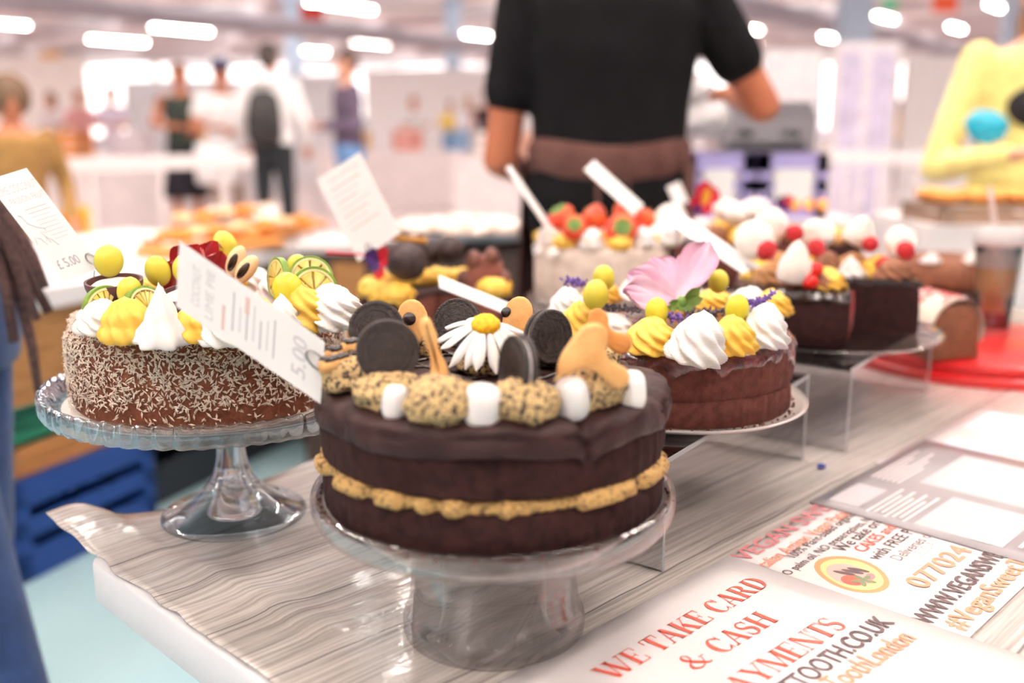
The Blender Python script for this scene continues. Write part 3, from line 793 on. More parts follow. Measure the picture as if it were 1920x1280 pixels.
CR = [(-1.05, .045, 1.0), (-.30, .05, .8), (-2.45, .04, .7), (.5, .06, .8), (1.9, .05, 1)]
def cmod(th, k, r, z):
    x, y = math.cos(th), math.sin(th)
    lip = nz((x * 2.2, y * 2.2, 11), 1.2); g = nz((x * 7, y * 7, 4), 1); d = 0
    for t0, wd, s in CR:
        q = (th - t0 + PI) % (2 * PI) - PI; d += s * math.exp(-(q / wd) ** 2)
    e = max(0, (r - .09) / .045)
    rr = r + e * (.0028 * lip + .0018 * g - .005 * d) + (.0012 * math.sin(z * 1250 + 7 * lip) * e)
    zz = z + e * (.0055 * lip + .0025 * g - .008 * d) + (1 - e) * .002 * nz((x * r * 60, y * r * 60, 2), 1)
    return rr, zz
b.lathe([(.120, .069), (.131, .0665), (.1345, .068), (.1355, .0725), (.1348, .078), (.1335, .081), (.1338, .0835), (.131, .087), (.126, .089), (.118, .0905), (.10, .0908), (.08, .0905), (.05, .0905), (.02, .0905), (1e-4, .0905)], 240, cmod)
b.build('top_crust', m_crust, fc, split=None)
def ontop(px, pyy, z=.948): return pz(px, pyy, z)
def loc_(p, c, z0): return Vector((p.x - c.x, p.y - c.y, p.z - z0))
# cream dollops round the rim and in the middle
for i, (px, yb, rx, ry, rz) in enumerate(((722, 770, .025, .020, .0135), (825, 800, .0245, .020, .0175), (983, 797, .0235, .020, .0165), (1112, 770, .0245, .021, .0185),
                                       (640, 738, .02, .02, .015), (905, 706, .0205, .019, .0135), (1032, 690, .021, .02, .013), (690, 690, .021, .02, .013),
                                       (790, 668, .02, .02, .012), (1120, 700, .02, .02, .013), (960, 655, .02, .02, .012), (870, 650, .02, .02, .012))):
    p = ontop(px, yb); p.y += ry * .8; p.z = .947 + rz * .75
    dollop(fc, loc_(p, FC, Z), (rx, ry, rz), m_specks, i + 3)
# chocolate drizzle over the top
b = MB()
for k in range(9):
    y0 = -.08 + .02 * k; pts = []
    for j in range(22):
        x = -.09 + .18 * j / 21; y = y0 + .012 * math.sin(j * 1.1 + k * 2)
        if x * x + y * y < .0105: pts.append((x, y, .0915 + .0012 * nz((x * 60, y * 60, 1), 1)))
    if len(pts) > 3: b.tube(pts, .0016, 6)
b.build('chocolate_drizzle', m_pchoc, fc, split=None)
# crumbs at the foot of the cake
b = MB()
for k in range(150):
    a = random.uniform(-PI, 0) if k < 110 else random.uniform(0, PI); r = .134 + abs(random.gauss(0, .0025)); s = random.uniform(.0006, .0016)
    b.ell((r * math.cos(a), r * math.sin(a), s * .8), (s, s * 1.3, s), 6, 4)
o = b.build('crumbs', m_choc2, fc, smooth=False); o['kind'] = 'stuff'
tocam = lambda p: (CAM - p).normalized()
def std(pxc, pyc, pxb, pyb, z=.955):
    Y = pz(pxb, pyb, z).y; return py(pxc, pyc, Y)
for px, yb, R, h, rot, lb in (
    (641, 744, .0085, .021, (.25, .25, 0), 'small white marshmallow at the left end of the front cake'),
    (740, 790, .0092, .0245, (.1, .1, 1), 'egg shaped white marshmallow below the tall standing dark cookie'),
    (904, 810, .0128, .031, (.05, -.05, 2), 'largest white marshmallow at the middle of the front rim'),
    (1073, 792, .0120, .030, (-.1, .12, 3), 'white marshmallow in front of the big butter biscuit'),
    (1186, 772, .0098, .029, (.2, -.2, 4), 'white marshmallow at the right end of the front cake')):
    p = ontop(px, yb, .944); p.y += R * .7; p.z = .944 + h * .46
    marshmallow(lb, p, R, h, rot, R * 1000)
c = std(727, 658, 727, 730); sandwich_cookie('dark sandwich cookie standing upright, facing the camera, left of the biscuits', c, (.18, -1, .16), .0222, False)
c = std(696, 632, 696, 700); c.y += .03; sandwich_cookie('dark sandwich cookie behind the upright one, only its upper arc showing', c, (.1, -1, .25), .0215, False)
c = std(971, 690, 971, 755); sandwich_cookie('dark sandwich cookie standing edge on in the front middle cream', c, (-.95, -.42, .1), .0222, True)
c = std(1028, 631, 1028, 680); sandwich_cookie('dark sandwich cookie with raised pattern facing right, behind the daisy', c, (.62, -.75, .12), .0215, True, .4)
c = std(858, 606, 858, 655); sandwich_cookie('dark sandwich cookie half hidden behind the daisy petals', c, (-.3, -.9, .3), .0205, True)
S = lambda pts, cx, cy, k: [((x - cx) / 2.667 * k, (cy - y) / 2.667 * k) for x, y in pts]
big = [(1285, 430), (1298, 352), (1340, 285), (1392, 215), (1435, 182), (1485, 174), (1530, 195), (1547, 240), (1538, 290), (1532, 332), (1552, 368), (1600, 388), (1642, 412), (1658, 450), (1642, 492), (1602, 515), (1560, 500), (1520, 455), (1470, 412), (1410, 402), (1345, 432), (1302, 447)]
c = std(1112, 668, 1118, 755); k = (c - CAM).dot(FWD) / FPX
biscuit('large golden butter biscuit with rounded lobes standing at the right front', S(big, 1470, 345, k), c, (1, .12, 0), (0, .12, 1), .0095)
sec = [(1470, 170), (1500, 146), (1545, 150), (1572, 190), (1572, 236), (1602, 260), (1652, 266), (1687, 300), (1682, 346), (1640, 376), (1598, 362), (1560, 330), (1530, 380), (1490, 370), (1470, 300)]
c = std(1150, 636, 1135, 735); c.y += .03; k = (c - CAM).dot(FWD) / FPX
biscuit('three lobed butter biscuit tucked behind the large one', S(sec, 1575, 256, k), c, (1, -.1, 0), (0, .15, 1), .009, mat('darker_biscuit', (214, 146, 78), .65, (198, 124, 58), 50, .3, 500))
thin = [(590, 200), (620, 162), (650, 165), (672, 215), (692, 270), (690, 320), (715, 370), (742, 430), (738, 500), (705, 530), (665, 510), (650, 450), (655, 390), (640, 330), (618, 270)]
c = std(812, 662, 815, 745); k = (c - CAM).dot(FWD) / FPX
biscuit('narrow butter biscuit seen edge on beside the upright dark cookie', S(thin, 665, 345, k), c, (1, .1, 0), (0, .1, 1), .014)
ovl = [(.013 * math.cos(2 * PI * i / 10) * (1.1 if i < 5 else .9), .021 * math.sin(2 * PI * i / 10)) for i in range(10)]
c = std(772, 607, 772, 660); biscuit('oval butter biscuit with a chocolate drop behind the narrow one', ovl, c, (1, .1, 0), (0, .2, 1), .008, choc=[(-.002, .004, .0055)])
c = std(968, 600, 968, 650); biscuit('oval butter biscuit with chocolate behind the daisy', ovl, c, (1, -.3, 0), (.2, .2, 1), .009, choc=[(-.009, .006, .0045)])
for k, (xa, ya, xb, yb) in enumerate(((600, 690, 690, 668), (612, 670, 690, 652), (640, 655, 720, 640))):
    A = pz(xa, ya, .968 + .004 * k); B = pz(xb, yb, .968 + .004 * k); t = thing('biscuit_finger', ['finger biscuit with dark chocolate, lowest of the three by the price card', 'middle chocolate topped finger biscuit by the price card', 'upper chocolate topped finger biscuit by the price card'][k], 'biscuit', A, group='finger biscuits on the front cake')
    d = B - A
    MB().tube([(0, 0, 0), d * .05, d * .5, d * .95, d], [.002, .0052, .0055, .0052, .002], 10).build('dough', m_butter, t, split=None)
    MB().tube([Vector((0, 0, .0044)) + d * (.06 + .88 * i / 14) + Vector((0, 0, .001 * math.sin(i * 2.2))) for i in range(15)], .0038, 8, flat=.8).build('chocolate_coat', m_pchoc, t, split=None)
# daisy
dc = std(911, 608, 905, 690)
dz = thing('daisy', 'white daisy with a yellow centre on the middle of the front cake', 'flower', dc)
dz.rotation_euler = (.28, .06, 0)
MB().ell((0, 0, 0), (.0112, .0112, .0075), 28, 14, disp=lambda q: .07 * math.sin(q.x * 26) * math.sin(q.y * 26) + .04 * nz(q, 9)).build('flower_centre', mat('daisy_yellow', (242, 200, 30), .6, (228, 160, 20), 300), dz, split=None)
for i in range(15):
    a = 2 * PI * i / 15 + .1 * random.uniform(-1, 1); L = random.uniform(.031, .040); dr = random.uniform(.55, 1.15) if math.sin(a) < -.5 else random.uniform(.15, .6) if math.sin(a) < .2 else random.uniform(.1, .5)
    d = Vector((math.cos(a), math.sin(a), -dr * .75)).normalized()
    b = MB(); petal_mesh(b, Vector((math.cos(a) * .008, math.sin(a) * .008, -.001)), Vector((math.cos(a) * .008, math.sin(a) * .008, -.001)) + d * L, .0062, (0, 0, 1), cup=-.5, curl=-.25, nu=7, nv=9, pw=.45)
    b.build('petal', mat('daisy_white', (248, 242, 238), .6, sss=.2), dz, split=None)
MB().tube([(0, 0, -.004), (0, .002, -.02), (0, .004, -.035)], .0014, 8).build('stalk', m_leafg, dz)

# ================================================================== LEFT CAKE (coconut, lime and passion fruit)
LK = Vector((-.300, .968, 0)); LZ = .8745
lc = thing('coconut_cake', 'tall cake coated in coconut flakes with grapes, limes and cream on the scalloped stand', 'cake', (LK.x, LK.y, LZ))
lprof = [(1e-4, 0), (.126, 0), (.130, .004), (.1315, .02), (.1315, .06), (.129, .074), (.122, .082), (.112, .085), (.08, .0855), (1e-4, .0855)]
cake_body(lc, 'sponge_layer', lprof, mat('ginger_sponge', (112, 54, 32), .7, (134, 72, 46), 120, .6, 600), seed=4)
MB().lathe([(1e-4, -.0022), (.140, -.0022), (.141, -.001), (.139, 0), (1e-4, 0)], 64).build('cake_board', mat('board_cream', (238, 228, 220), .6), lc)
b = MB()
for k in range(12500):
    th = random.uniform(0, 2 * PI)
    if random.random() < .3 and math.sin(th) > .2: continue
    t = random.random()
    if t < .8:
        z = .085 * (1 - random.random() ** 1.35 * .97)
        if z < .018 and random.random() < .72: continue
        r = .1315 if z < .066 else .1315 - (z - .066) * .55
        n = Vector((math.cos(th), math.sin(th), .05 if z < .066 else .7)).normalized()
    else:
        r = .128 * math.sqrt(random.uniform(.35, 1)); z = .0856 if r < .114 else .083; n = Vector((0, 0, 1))
    p = Vector((r * math.cos(th), r * math.sin(th), z)) + n * random.uniform(.0004, .0022)
    d = Vector((random.gauss(0, 1), random.gauss(0, 1), random.gauss(0, 1))); d = (d - n * d.dot(n) * .6).normalized()
    s = d.cross(n).normalized(); L = random.uniform(.0018, .0042); w_ = random.uniform(.0006, .0012); q = n * random.uniform(.0002, .0012)
    b.add([p - d * L - q, p + s * w_, p + d * L + q, p - s * w_, p + n * .0007], [(0, 1, 4), (1, 2, 4), (2, 3, 4), (3, 0, 4), (0, 3, 2, 1)])
o = b.build('coconut_flakes', mat('coconut', (238, 220, 204), .7, (214, 190, 170), 200), lc, smooth=False); o['kind'] = 'stuff'
LT = .960
def lsw(px, yb, R, H, m, seed, **k):
    p = pz(px, yb, LT); p.y += R * .8; q = loc_(p, LK, LZ); q.z = .084; return swirl(lc, q, R, H, m, seed, **k)
lsw(226, 640, .0205, .036, m_ycream, 1, lobes=10, tw=.9, tip=.5, amp=.1)
lsw(366, 640, .0215, .034, m_ycream, 2, lobes=10, tw=.9, tip=.5, amp=.1)
lsw(470, 632, .022, .034, m_ycream, 3, lobes=10, tw=.9, tip=.5)
lsw(563, 622, .022, .040, m_ycream, 4, lobes=9, tw=2.4, tip=.5)
lsw(292, 648, .0205, .050, m_wcream, 5, lobes=6, tw=.8, tip=.85, amp=.2)
lsw(178, 628, .0195, .030, m_wcream, 6, lobes=8, tip=.5)
lsw(620, 620, .025, .040, m_wcream, 7, lobes=9, tw=2.6, tip=.5)
lsw(420, 645, .021, .036, m_wcream, 8, tip=.5)
lsw(520, 632, .021, .036, m_wcream, 9)
for i, (px, yb) in enumerate(((250, 590), (320, 575), (420, 565), (520, 570), (600, 590), (470, 560), (380, 560))):
    lsw(px, yb, .022, .034, (m_ycream, m_wcream)[i % 2], 10 + i, tip=.5)
dollop(lc, loc_(pz(400, 590, LT), LK, LZ) + Vector((0, 0, .0)), (.035, .03, .016), m_wcream, 5)
G = 'green grapes on the coconut cake'
for px, pyy, Y, r, h, rot, mm, lb in (
    (204, 489, .905, .0130, .0150, (0, .1, 0), 0, 'pale green grape sitting in the leftmost passion fruit shell'),
    (296, 508, .935, .0118, .0150, (0, -.25, 0), 0, 'pale green grape just left of the red rose petals'),
    (348, 503, .900, .0118, .0140, (0, .2, 0), 0, 'pale green grape in front of the red rose petals'),
    (243, 546, .865, .0108, .0130, (0, .15, 0), 0, 'pale green grape between the two lime wedges'),
    (541, 545, .875, .0140, .0172, (0, -.3, 0), 1, 'biggest green grape above the price card on the coconut cake'),
    (558, 498, .955, .0108, .0110, (0, .1, 0), 0, 'small round grape behind the biggest one'),
    (423, 463, .985, .0122, .0165, (0, -.35, 0), 0, 'topmost grape behind the red rose petals')):
    grape(lb, py(px, pyy, Y), r, h, rot, (m_grape, m_grapeg)[mm], G)
# lime wedges
R_ = lambda ax, up: (Matrix((Vector(up).cross(Vector(ax)).normalized(), Vector(ax).cross(Vector(up).cross(Vector(ax))).normalized(), Vector(ax).normalized())).transposed()).to_euler()
lime_slice('lime slice with dark green peel at the left of the coconut cake', py(200, 580, .870), .0215, .006, R_((.75, -.65, .1), (0, 0, 1)), (.3 * PI, 1.25 * PI))
lime_slice('lime wedge with broad green peel resting on the white cream', py(272, 580, .858), .0205, .012, R_((.8, -.5, .35), (0, 0, 1)), (.25 * PI, 1.15 * PI))
lime_slice('yellow fleshed lime slice beside the biggest grape', py(588, 546, .905), .023, .006, R_((.5, -.85, .15), (0, 0, 1)), (0, 2 * PI))
lime_slice('lime slice peeping out behind the biggest grape', py(522, 522, .925), .020, .006, R_((-.8, -.6, .1), (0, 0, 1)), (0, 2 * PI))
lime_slice('palest lime slice at the back right of the coconut cake', py(583, 520, .945), .021, .006, R_((.3, -.9, .35), (0, 0, 1)), (0, 2 * PI))
# passion fruit shells
def shell(label, c, R, rot):
    t = thing('passion_fruit_shell', label, 'fruit', c, group='passion fruit halves on the coconut cake'); t.rotation_euler = rot
    pr = [(R * math.sin(PI / 2 * k / 8), -R * .95 * math.cos(PI / 2 * k / 8)) for k in range(9)]; pr[0] = (1e-4, pr[0][1])
    MB().lathe(pr + [(R * .93, .0003)] + [(R * .9 * math.sin(PI / 2 * k / 8) + 1e-4, -R * .83 * math.cos(PI / 2 * k / 8)) for k in range(8, -1, -1)], 36).build('rind', mat('passion_rind', (78, 48, 52), .5, (100, 62, 62), 60), t)
    MB().ell((0, 0, -R * .3), (R * .88, R * .88, R * .34), 24, 12, disp=lambda q: .06 * nz(q, 4)).build('pulp', mat('pulp_white', (248, 230, 220), .5), t)
    return t
shell('dark passion fruit half holding a grape at the far left', py(213, 525, .895), .0255, (.12, .0, 0))
shell('dark passion fruit half under the tilted price card', py(335, 548, .885), .0265, (.2, -.2, 0))
# rose petals
ros = thing('rose', 'crimson rose petals in the middle of the coconut cake', 'flower', py(375, 500, .96))
m_rose = mat('rose_red', (190, 14, 30), .55, (150, 8, 26), 60, sheen=.3)
for base, tip, W, n, cp in (((-.02, 0, -.02), (.002, .0, .022), .028, (0, -1, .2), .5), ((.01, .004, -.02), (.022, .0, .016), .022, (.3, -1, .1), .5), ((-.03, -.004, -.028), (-.022, -.01, .008), .016, (-.3, -1, 0), .4),
                            ((.0, .012, -.02), (.012, .016, .024), .026, (0, -1, 0), -.4), ((.02, -.004, -.025), (.034, .0, -.002), .016, (.5, -1, 0), .4), ((-.005, -.006, -.03), (-.002, -.012, .004), .018, (0, -1, 0), .5)):
    b = MB(); petal_mesh(b, base, tip, W, n, cp, .1, .003, seed=W * 900); b.build('petal', m_rose, ros, split=None)
# chocolate marked shells
for k, (px, pyy, Y, rz) in enumerate(((442, 489, .95, .5), (462, 505, .935, .7))):
    t = thing('nut_biscuit', ['upper oval biscuit with a dark slot beside the rose', 'lower oval biscuit with a dark slot beside the rose'][k], 'biscuit', py(px, pyy, Y), group='slotted biscuits by the rose'); t.rotation_euler = (.1, rz, 0)
    MB().ell((0, 0, 0), (.0085, .006, .0165), 18, 12).build('dough', mat('pale_biscuit', (244, 206, 160), .6), t, split=None)
    MB().ell((-.001, -.0045, -.001), (.004, .0028, .010), 14, 10).build('chocolate_slot', m_pchoc, t, split=None)

# ================================================================== PINK FLOWER CAKE
PZ = ZP + .003
pc = thing('chocolate_cake', 'chocolate cake with lavender, grapes, cream swirls and a pink flower', 'cake', (PC.x, PC.y, PZ))
cake_body(pc, 'sponge_layer', [(1e-4, 0), (.115, 0), (.117, .003), (.1175, .015), (.117, .026), (.1155, .0285), (1e-4, .0285)], m_choc2, seed=20, crease=.0018)
cake_body(pc, 'sponge_layer', [(1e-4, .0285), (.1165, .0285), (.1185, .031), (.1195, .045), (.1185, .064), (.116, .071), (.110, .0745), (1e-4, .0755)], m_choc2, seed=27, crease=.0020)
b = MB()
b.lathe([(.1165, .060), (.1195, .062), (.1205, .066), (.119, .071), (.114, .0755), (.105, .0778), (.08, .078), (1e-4, .078)], 260,
        lambda th, k, r, z: (r + (.0014 * nz((math.cos(th) * 18, math.sin(th) * 18, z * 200), 1) if r > .1 else 0), (z if k > 2 else z - .004 + .016 * nz((math.cos(th) * 5, math.sin(th) * 5, 3), 1.4)) + .0012 * nz((math.cos(th) * r * 160, math.sin(th) * r * 160, 2), 1)))
b.build('berry_glaze', mat('berry_glaze', (72, 20, 22), .12, (112, 38, 34), 90, .9, 220, coat=1., bdist=.004), pc, split=None)
b = MB()
for k in range(120):
    a = random.uniform(-PI, 0) if k < 90 else random.uniform(0, PI); r = .119 + abs(random.gauss(0, .003)); s = random.uniform(.0006, .0017)
    b.ell((r * math.cos(a), r * math.sin(a), s * .8), (s, s * 1.2, s), 6, 4)
o = b.build('crumbs', m_choc2, pc, smooth=False); o['kind'] = 'stuff'
PT = PZ + .079
def psw(px, yb, R, H, m, seed, **k):
    p = pz(px, yb, PT); p.y += R * .75; q = loc_(p, PC, PZ); q.z = .076; return swirl(pc, q, R, H, m, seed, **k)
psw(1308, 678, .0235, .046, m_wcream, 1, lobes=8, tw=2.6, tip=.55, tilt=(.15, 0))
psw(1440, 648, .0205, .042, m_wcream, 2, lobes=8, tw=2.6, tip=.55)
psw(1068, 598, .0205, .036, m_wcream, 3, lobes=8, tw=2.6, tip=.6)
psw(1152, 632, .0205, .026, m_wcream, 4, lobes=8, tip=.45, amp=.05)
psw(1408, 585, .0215, .030, m_wcream, 5, lobes=8, tip=.5)
psw(1226, 662, .0235, .034, m_ycream, 6, lobes=8, tw=2.4, tip=.6)
psw(1381, 662, .0195, .036, m_ycream, 7, lobes=9, tw=1.8, tip=.5)
psw(1088, 625, .019, .034, m_ycream, 8, lobes=9, tip=.6)
psw(1342, 578, .0215, .024, m_ycream, 9, lobes=9, tip=.5)
psw(1130, 566, .021, .03, m_ycream, 10, lobes=9, tip=.6)
psw(1455, 590, .0195, .03, m_ycream, 11, lobes=9, tip=.6)
psw(1190, 556, .021, .03, m_wcream, 12); psw(1270, 585, .024, .02, m_ycream, 13, tip=.4); psw(1290, 552, .021, .03, m_wcream, 14)
G = 'green grapes on the pink flower cake'
for px, pyy, Y, r, h, rot, mm, lb in (
    (1231, 584, .945, .0112, .0138, (0, .05, 0), 1, 'green grape on the front yellow swirl beside the lavender'),
    (1382, 579, .955, .0116, .0146, (0, .12, 0), 1, 'green grape on the yellow swirl right of the big white swirl'),
    (1117, 553, .985, .0128, .0160, (0, .1, 0), 0, 'yellow green grape at the left front of the flower cake'),
    (1132, 521, 1.045, .0118, .0140, (0, -.1, 0), 0, 'yellow green grape behind the left front one'),
    (1347, 527, 1.06, .0112, .0128, (0, .1, 0), 0, 'yellow green grape on the rear swirl right of the pink petals')):
    grape(lb, py(px, pyy, Y), r, h, rot, (m_grape, m_grapeg)[mm], G)
# the big pink mallow flower
fb = py(1268, 562, 1.02)
fl = thing('mallow_flower', 'large pale pink mallow flower with a green calyx on the middle cake', 'flower', fb)
m_pet = mat('mallow_pink', (240, 200, 218), .6, (232, 178, 204), 40, sss=.35, stretch=(1, 1, .2))
for tpx, tpy, tY, W, n, cp, rp in ((1163, 548, .985, .030, (-.1, -1, .6), .25, .003), (1176, 516, 1.035, .032, (.2, -1, .5), .25, .003), (1222, 489, 1.06, .031, (0, -1, .2), .3, .002), (1330, 458, 1.05, .030, (-.4, -1, 0), .35, .003), (1306, 486, 1.075, .030, (-.2, -1, 0), .2, .003)):
    tp = py(tpx, tpy, tY) - fb
    b = MB(); petal_mesh(b, (0, 0, 0), tp, W, n, cp, .08, rp, 17, 18, .75, tpx); b.build('petal', m_pet, fl, split=None)
for k in range(5):
    a = -2.4 + k * .75; tp = Vector((.022 * math.cos(a) + .004, -.012, .016 * math.sin(a) + .006)); b = MB()
    petal_mesh(b, (.006, -.004, -.002), tp, .008, (0, -1, 0), .4, 0, .001, 7, 8, .5, k); b.build('sepal', m_leafg, fl, split=None)
MB().ell((.005, -.004, -.002), (.006, .006, .007), 12, 8).build('calyx', m_leafg, fl)
def lavender(label, pts, n, tail=None, dull=False):
    t = thing('lavender_sprig', label, 'flower', pts[0], group='lavender sprigs on the flower cake'); o = pts[0]
    P_ = [p - o for p in pts]
    MB().tube(P_, .0008, 6).build('stalk', m_stem, t)
    b = MB(); m = mat('lavender_grey', (104, 92, 100), .8, (84, 72, 84), 200) if dull else m_lav
    for k in range(n):
        u = k / n * (len(P_) - 1); i = int(u); p = P_[i].lerp(P_[min(i + 1, len(P_) - 1)], u - i)
        for j in range(6):
            d = Vector((random.gauss(0, 1), random.gauss(0, 1), random.gauss(0, 1))).normalized()
            g_ = random.uniform(.4, 1.7); jx = Vector((random.gauss(0, .0012), random.gauss(0, .0012), random.gauss(0, .0012)))
            b.ell(p + jx + d * .0026 * g_, (.0012, .0012, .0025), 6, 5, R=frame_to(d))
            if not dull and j % 2: b.ell(p + jx + d * .0045 * g_, (.0016, .0016, .0007), 6, 4, R=frame_to(d))
    b.build('florets', m, t, split=None)
lavender('violet lavender tip beside the front green grape', [py(1256, 590, .955), py(1268, 594, .945), py(1284, 600, .935)], 10)
lavender('violet lavender sprig lying over the right white swirl', [py(1394, 566, .985), py(1412, 570, .98), py(1430, 562, .98), py(1452, 548, .985)], 14)
lavender('violet lavender sprig at the left back of the flower cake', [py(1062, 525, 1.06), py(1080, 527, 1.06), py(1100, 533, 1.06)], 9)
lavender('dry grey lavender stalk lying left of the front grape', [py(1130, 574, .99), py(1165, 578, .985), py(1206, 580, .98)], 16, dull=True)
lavender('dry grey lavender stalk pointing at the right grape', [py(1290, 588, 1.0), py(1330, 586, .985), py(1368, 584, .96)], 16, dull=True)
# ================================================================== CUT CHOCOLATE CAKE ON THE SECOND RISER
CZ = ZP + .003
cc = thing('cut_chocolate_cake', 'dark chocolate cake with a wedge missing, meringues and red berries on top', 'cake', (CC.x, CC.y, CZ))
A0, A1 = math.radians(-12), math.radians(266)
m_ganache = mat('dark_ganache', (40, 22, 22), .25, (54, 32, 30), 80, .4, 200, coat=.5)
cake_body(cc, 'sponge_layer', [(1e-4, 0), (.122, 0), (.125, .003), (.126, .03), (.125, .06), (.121, .068), (1e-4, .068)], m_choc, seed=33, a=(A0, A1))
b = MB(); b.lathe([(1e-4, .0685), (.118, .0685), (.1255, .066), (.1275, .062), (.1285, .066), (.125, .0735), (.115, .0765), (1e-4, .0765)], 150, lambda th, k, r, z: (r + .0008 * math.sin(th * 17), z + (.004 * nz((math.cos(th) * 5, math.sin(th) * 5, 1), 1) if k in (3, 4) else 0)), a0=A0, a1=A1)
b.f.append(tuple(i * 151 for i in range(8))); b.f.append(tuple(i * 151 + 150 for i in range(7, -1, -1)))
b.build('glaze', m_ganache, cc)
m_ccream = mat('chocolate_cream', (130, 78, 52), .55, (150, 96, 66), 60)
m_caramel = mat('caramel_cream', (196, 144, 92), .55, (180, 124, 72), 60)
CT = CZ + .0765
def csw(px, pyy, R, H, m, seed, **k):
    p = pz(px, pyy, CT); q = loc_(p, CC, CZ); q.z = .074
    if math.hypot(q.x, q.y) > .112: f = .112 / math.hypot(q.x, q.y); q.x *= f; q.y *= f
    return swirl(cc, q, R, H, m, seed, **k)
for i, a in enumerate((0, 24, 48, 72, 96, 122, 148, 174, 200, 226, 250)):
    th = math.radians(a + 2); q = (.094 * math.cos(th), .094 * math.sin(th), .074)
    swirl(cc, q, .0225, .030, (m_ccream, m_ycream, m_caramel)[i % 3], i, lobes=8, tw=2.2, tip=.55)
for i in range(5):
    th = math.radians(30 + 48 * i); swirl(cc, (.045 * math.cos(th), .045 * math.sin(th), .074), .021, .03, (m_wcream, m_ccream)[i % 2], i + 4, lobes=8)
def meringue(label, c, R, H, rot, style, seed, group='meringues on the cut chocolate cake'):
    t = thing('meringue', label, 'meringue', c, group=group); t.rotation_euler = rot
    if style == 'kiss': o = swirl_mesh(R, H, 7, 1.2, .62, 1.5, .04)
    else:
        o = MB(); o.ell((0, 0, 0), (R, R, H), 30, 16, disp=lambda q: .05 * math.sin(8 * math.atan2(q.y, q.x) + 9 * q.z) * (q.z > 0) + .05 * nz(q, 2))
    o.build('shell', m_mer, t, split=None)
    MB().ell((0, 0, -.0015 if style == 'kiss' else -H * .8), (R * .86, R * .86, .003), 20, 6).build('flat_base', mat('meringue_base', (246, 224, 206), .7), t)
    return t
for px, pyy, Y, R, H, rot, st, lb in (
    (1414, 450, 1.33, .0270, .012, (1.25, .1, 0), 'disc', 'round pinkish meringue disc standing on the left of the cut cake'),
    (1447, 420, 1.40, .0240, .012, (1.25, .3, 0), 'disc', 'meringue disc just behind the round standing one'),
    (1487, 492, 1.29, .0200, .052, (.15, .12, 0), 'kiss', 'tall white meringue drop leaning over the yellow cream'),
    (1535, 428, 1.42, .0240, .034, (.5, -.5, 0), 'kiss', 'white meringue with soft peaks at the back of the cut cake'),
    (1606, 430, 1.46, .0200, .040, (.3, .3, 0), 'kiss', 'pointed meringue right of the soft peaked one'),
    (1690, 455, 1.43, .0240, .011, (1.3, -.1, 0), 'disc', 'meringue disc behind the rightmost raspberry')):
    c = py(px, pyy, Y)
    if st == 'kiss': c.z -= H * .42
    meringue(lb, c, R, H, rot, st, px)
def raspberry(label, c, r, seed=0, group='red berries on the cut chocolate cake'):
    t = thing('raspberry', label, 'berry', c, group=group); t.rotation_euler = (seed, seed * 2, 0)
    b = MB()
    for k in range(6):
        ph = PI * (k + .4) / 6.2; n = max(1, round(9 * math.sin(ph)))
        for i in range(n):
            a = 2 * PI * (i + .5 * (k % 2)) / n
            b.ell((r * .72 * math.sin(ph) * math.cos(a), r * .72 * math.sin(ph) * math.sin(a), r * .85 * math.cos(ph)), (r * .33,) * 3, 8, 6)
    b.ell((0, 0, 0), (r * .8, r * .8, r * .9), 12, 8)
    b.build('drupelets', m_rasp, t, split=None)
    MB().ell((0, 0, -r * .95), (r * .3, r * .3, r * .12), 10, 5).build('hollow', mat('raspberry_core', (150, 20, 34), .6), t)
    return t
def redberry(label, c, r, group='red berries on the cut chocolate cake'):
    t = thing('redcurrant', label, 'berry', c, group=group)
    MB().ell((0, 0, 0), (r, r, r * .95), 18, 12).build('skin', mat('currant_red', (226, 40, 34), .2, sss=.3), t, split=None)
    MB().tube([(0, 0, r * .9), (0, 0, r * 1.12)], [.0008, .0014], 6).build('tip', m_stem, t)
    return t
raspberry('dark raspberry below the round meringue disc', py(1438, 470, 1.315), .0125, .3)
raspberry('raspberry at the foot of the soft peaked meringue', py(1490, 437, 1.38), .0115, .8)
raspberry('raspberry in the gap behind the tall meringue drop', py(1530, 465, 1.37), .0125, 1.2)
raspberry('raspberry between the pointed meringue and the yellow swirl', py(1632, 458, 1.43), .0115, 1.9)
raspberry('dark raspberry on the cut edge of the chocolate cake', py(1660, 497, 1.405), .0125, 2.4)
raspberry('rightmost raspberry in front of the last meringue disc', py(1698, 470, 1.40), .0125, 2.9)
redberry('upper of the two glossy red currants beside the yellow cream', py(1530, 505, 1.285), .0095)
redberry('lower of the two glossy red currants beside the yellow cream', py(1519, 528, 1.275), .0105)
dollop(cc, loc_(pz(1465, 530, CT), CC, CZ) + Vector((0, .02, .006)), (.027, .02, .017), m_ycream, 3, amp=.1)
dollop(cc, loc_(pz(1556, 545, CT), CC, CZ) + Vector((-.004, .02, .004)), (.017, .018, .018), m_ccream, 5, amp=.12)
MB().tube([(.121 * math.cos(A1) + .0015 + .0, .121 * math.sin(A1) + .004, .012 + .0), (.122 * math.cos(A1) + .003, .122 * math.sin(A1), .035), (.124 * math.cos(A1) + .003, .124 * math.sin(A1), .06), (.122 * math.cos(A1) + .003, .122 * math.sin(A1) + .002, .078)], [.002, .003, .004, .003], 8).build('jam_drip', mat('jam', (120, 40, 40), .15, coat=.6), cc)

# ================================================================== CAKES OF THE BACK ROW, each on a glass pedestal
def back_stand(label, c, zp, R): return stand('cake_stand', label, c, T, zp, R, .06, 'bell')
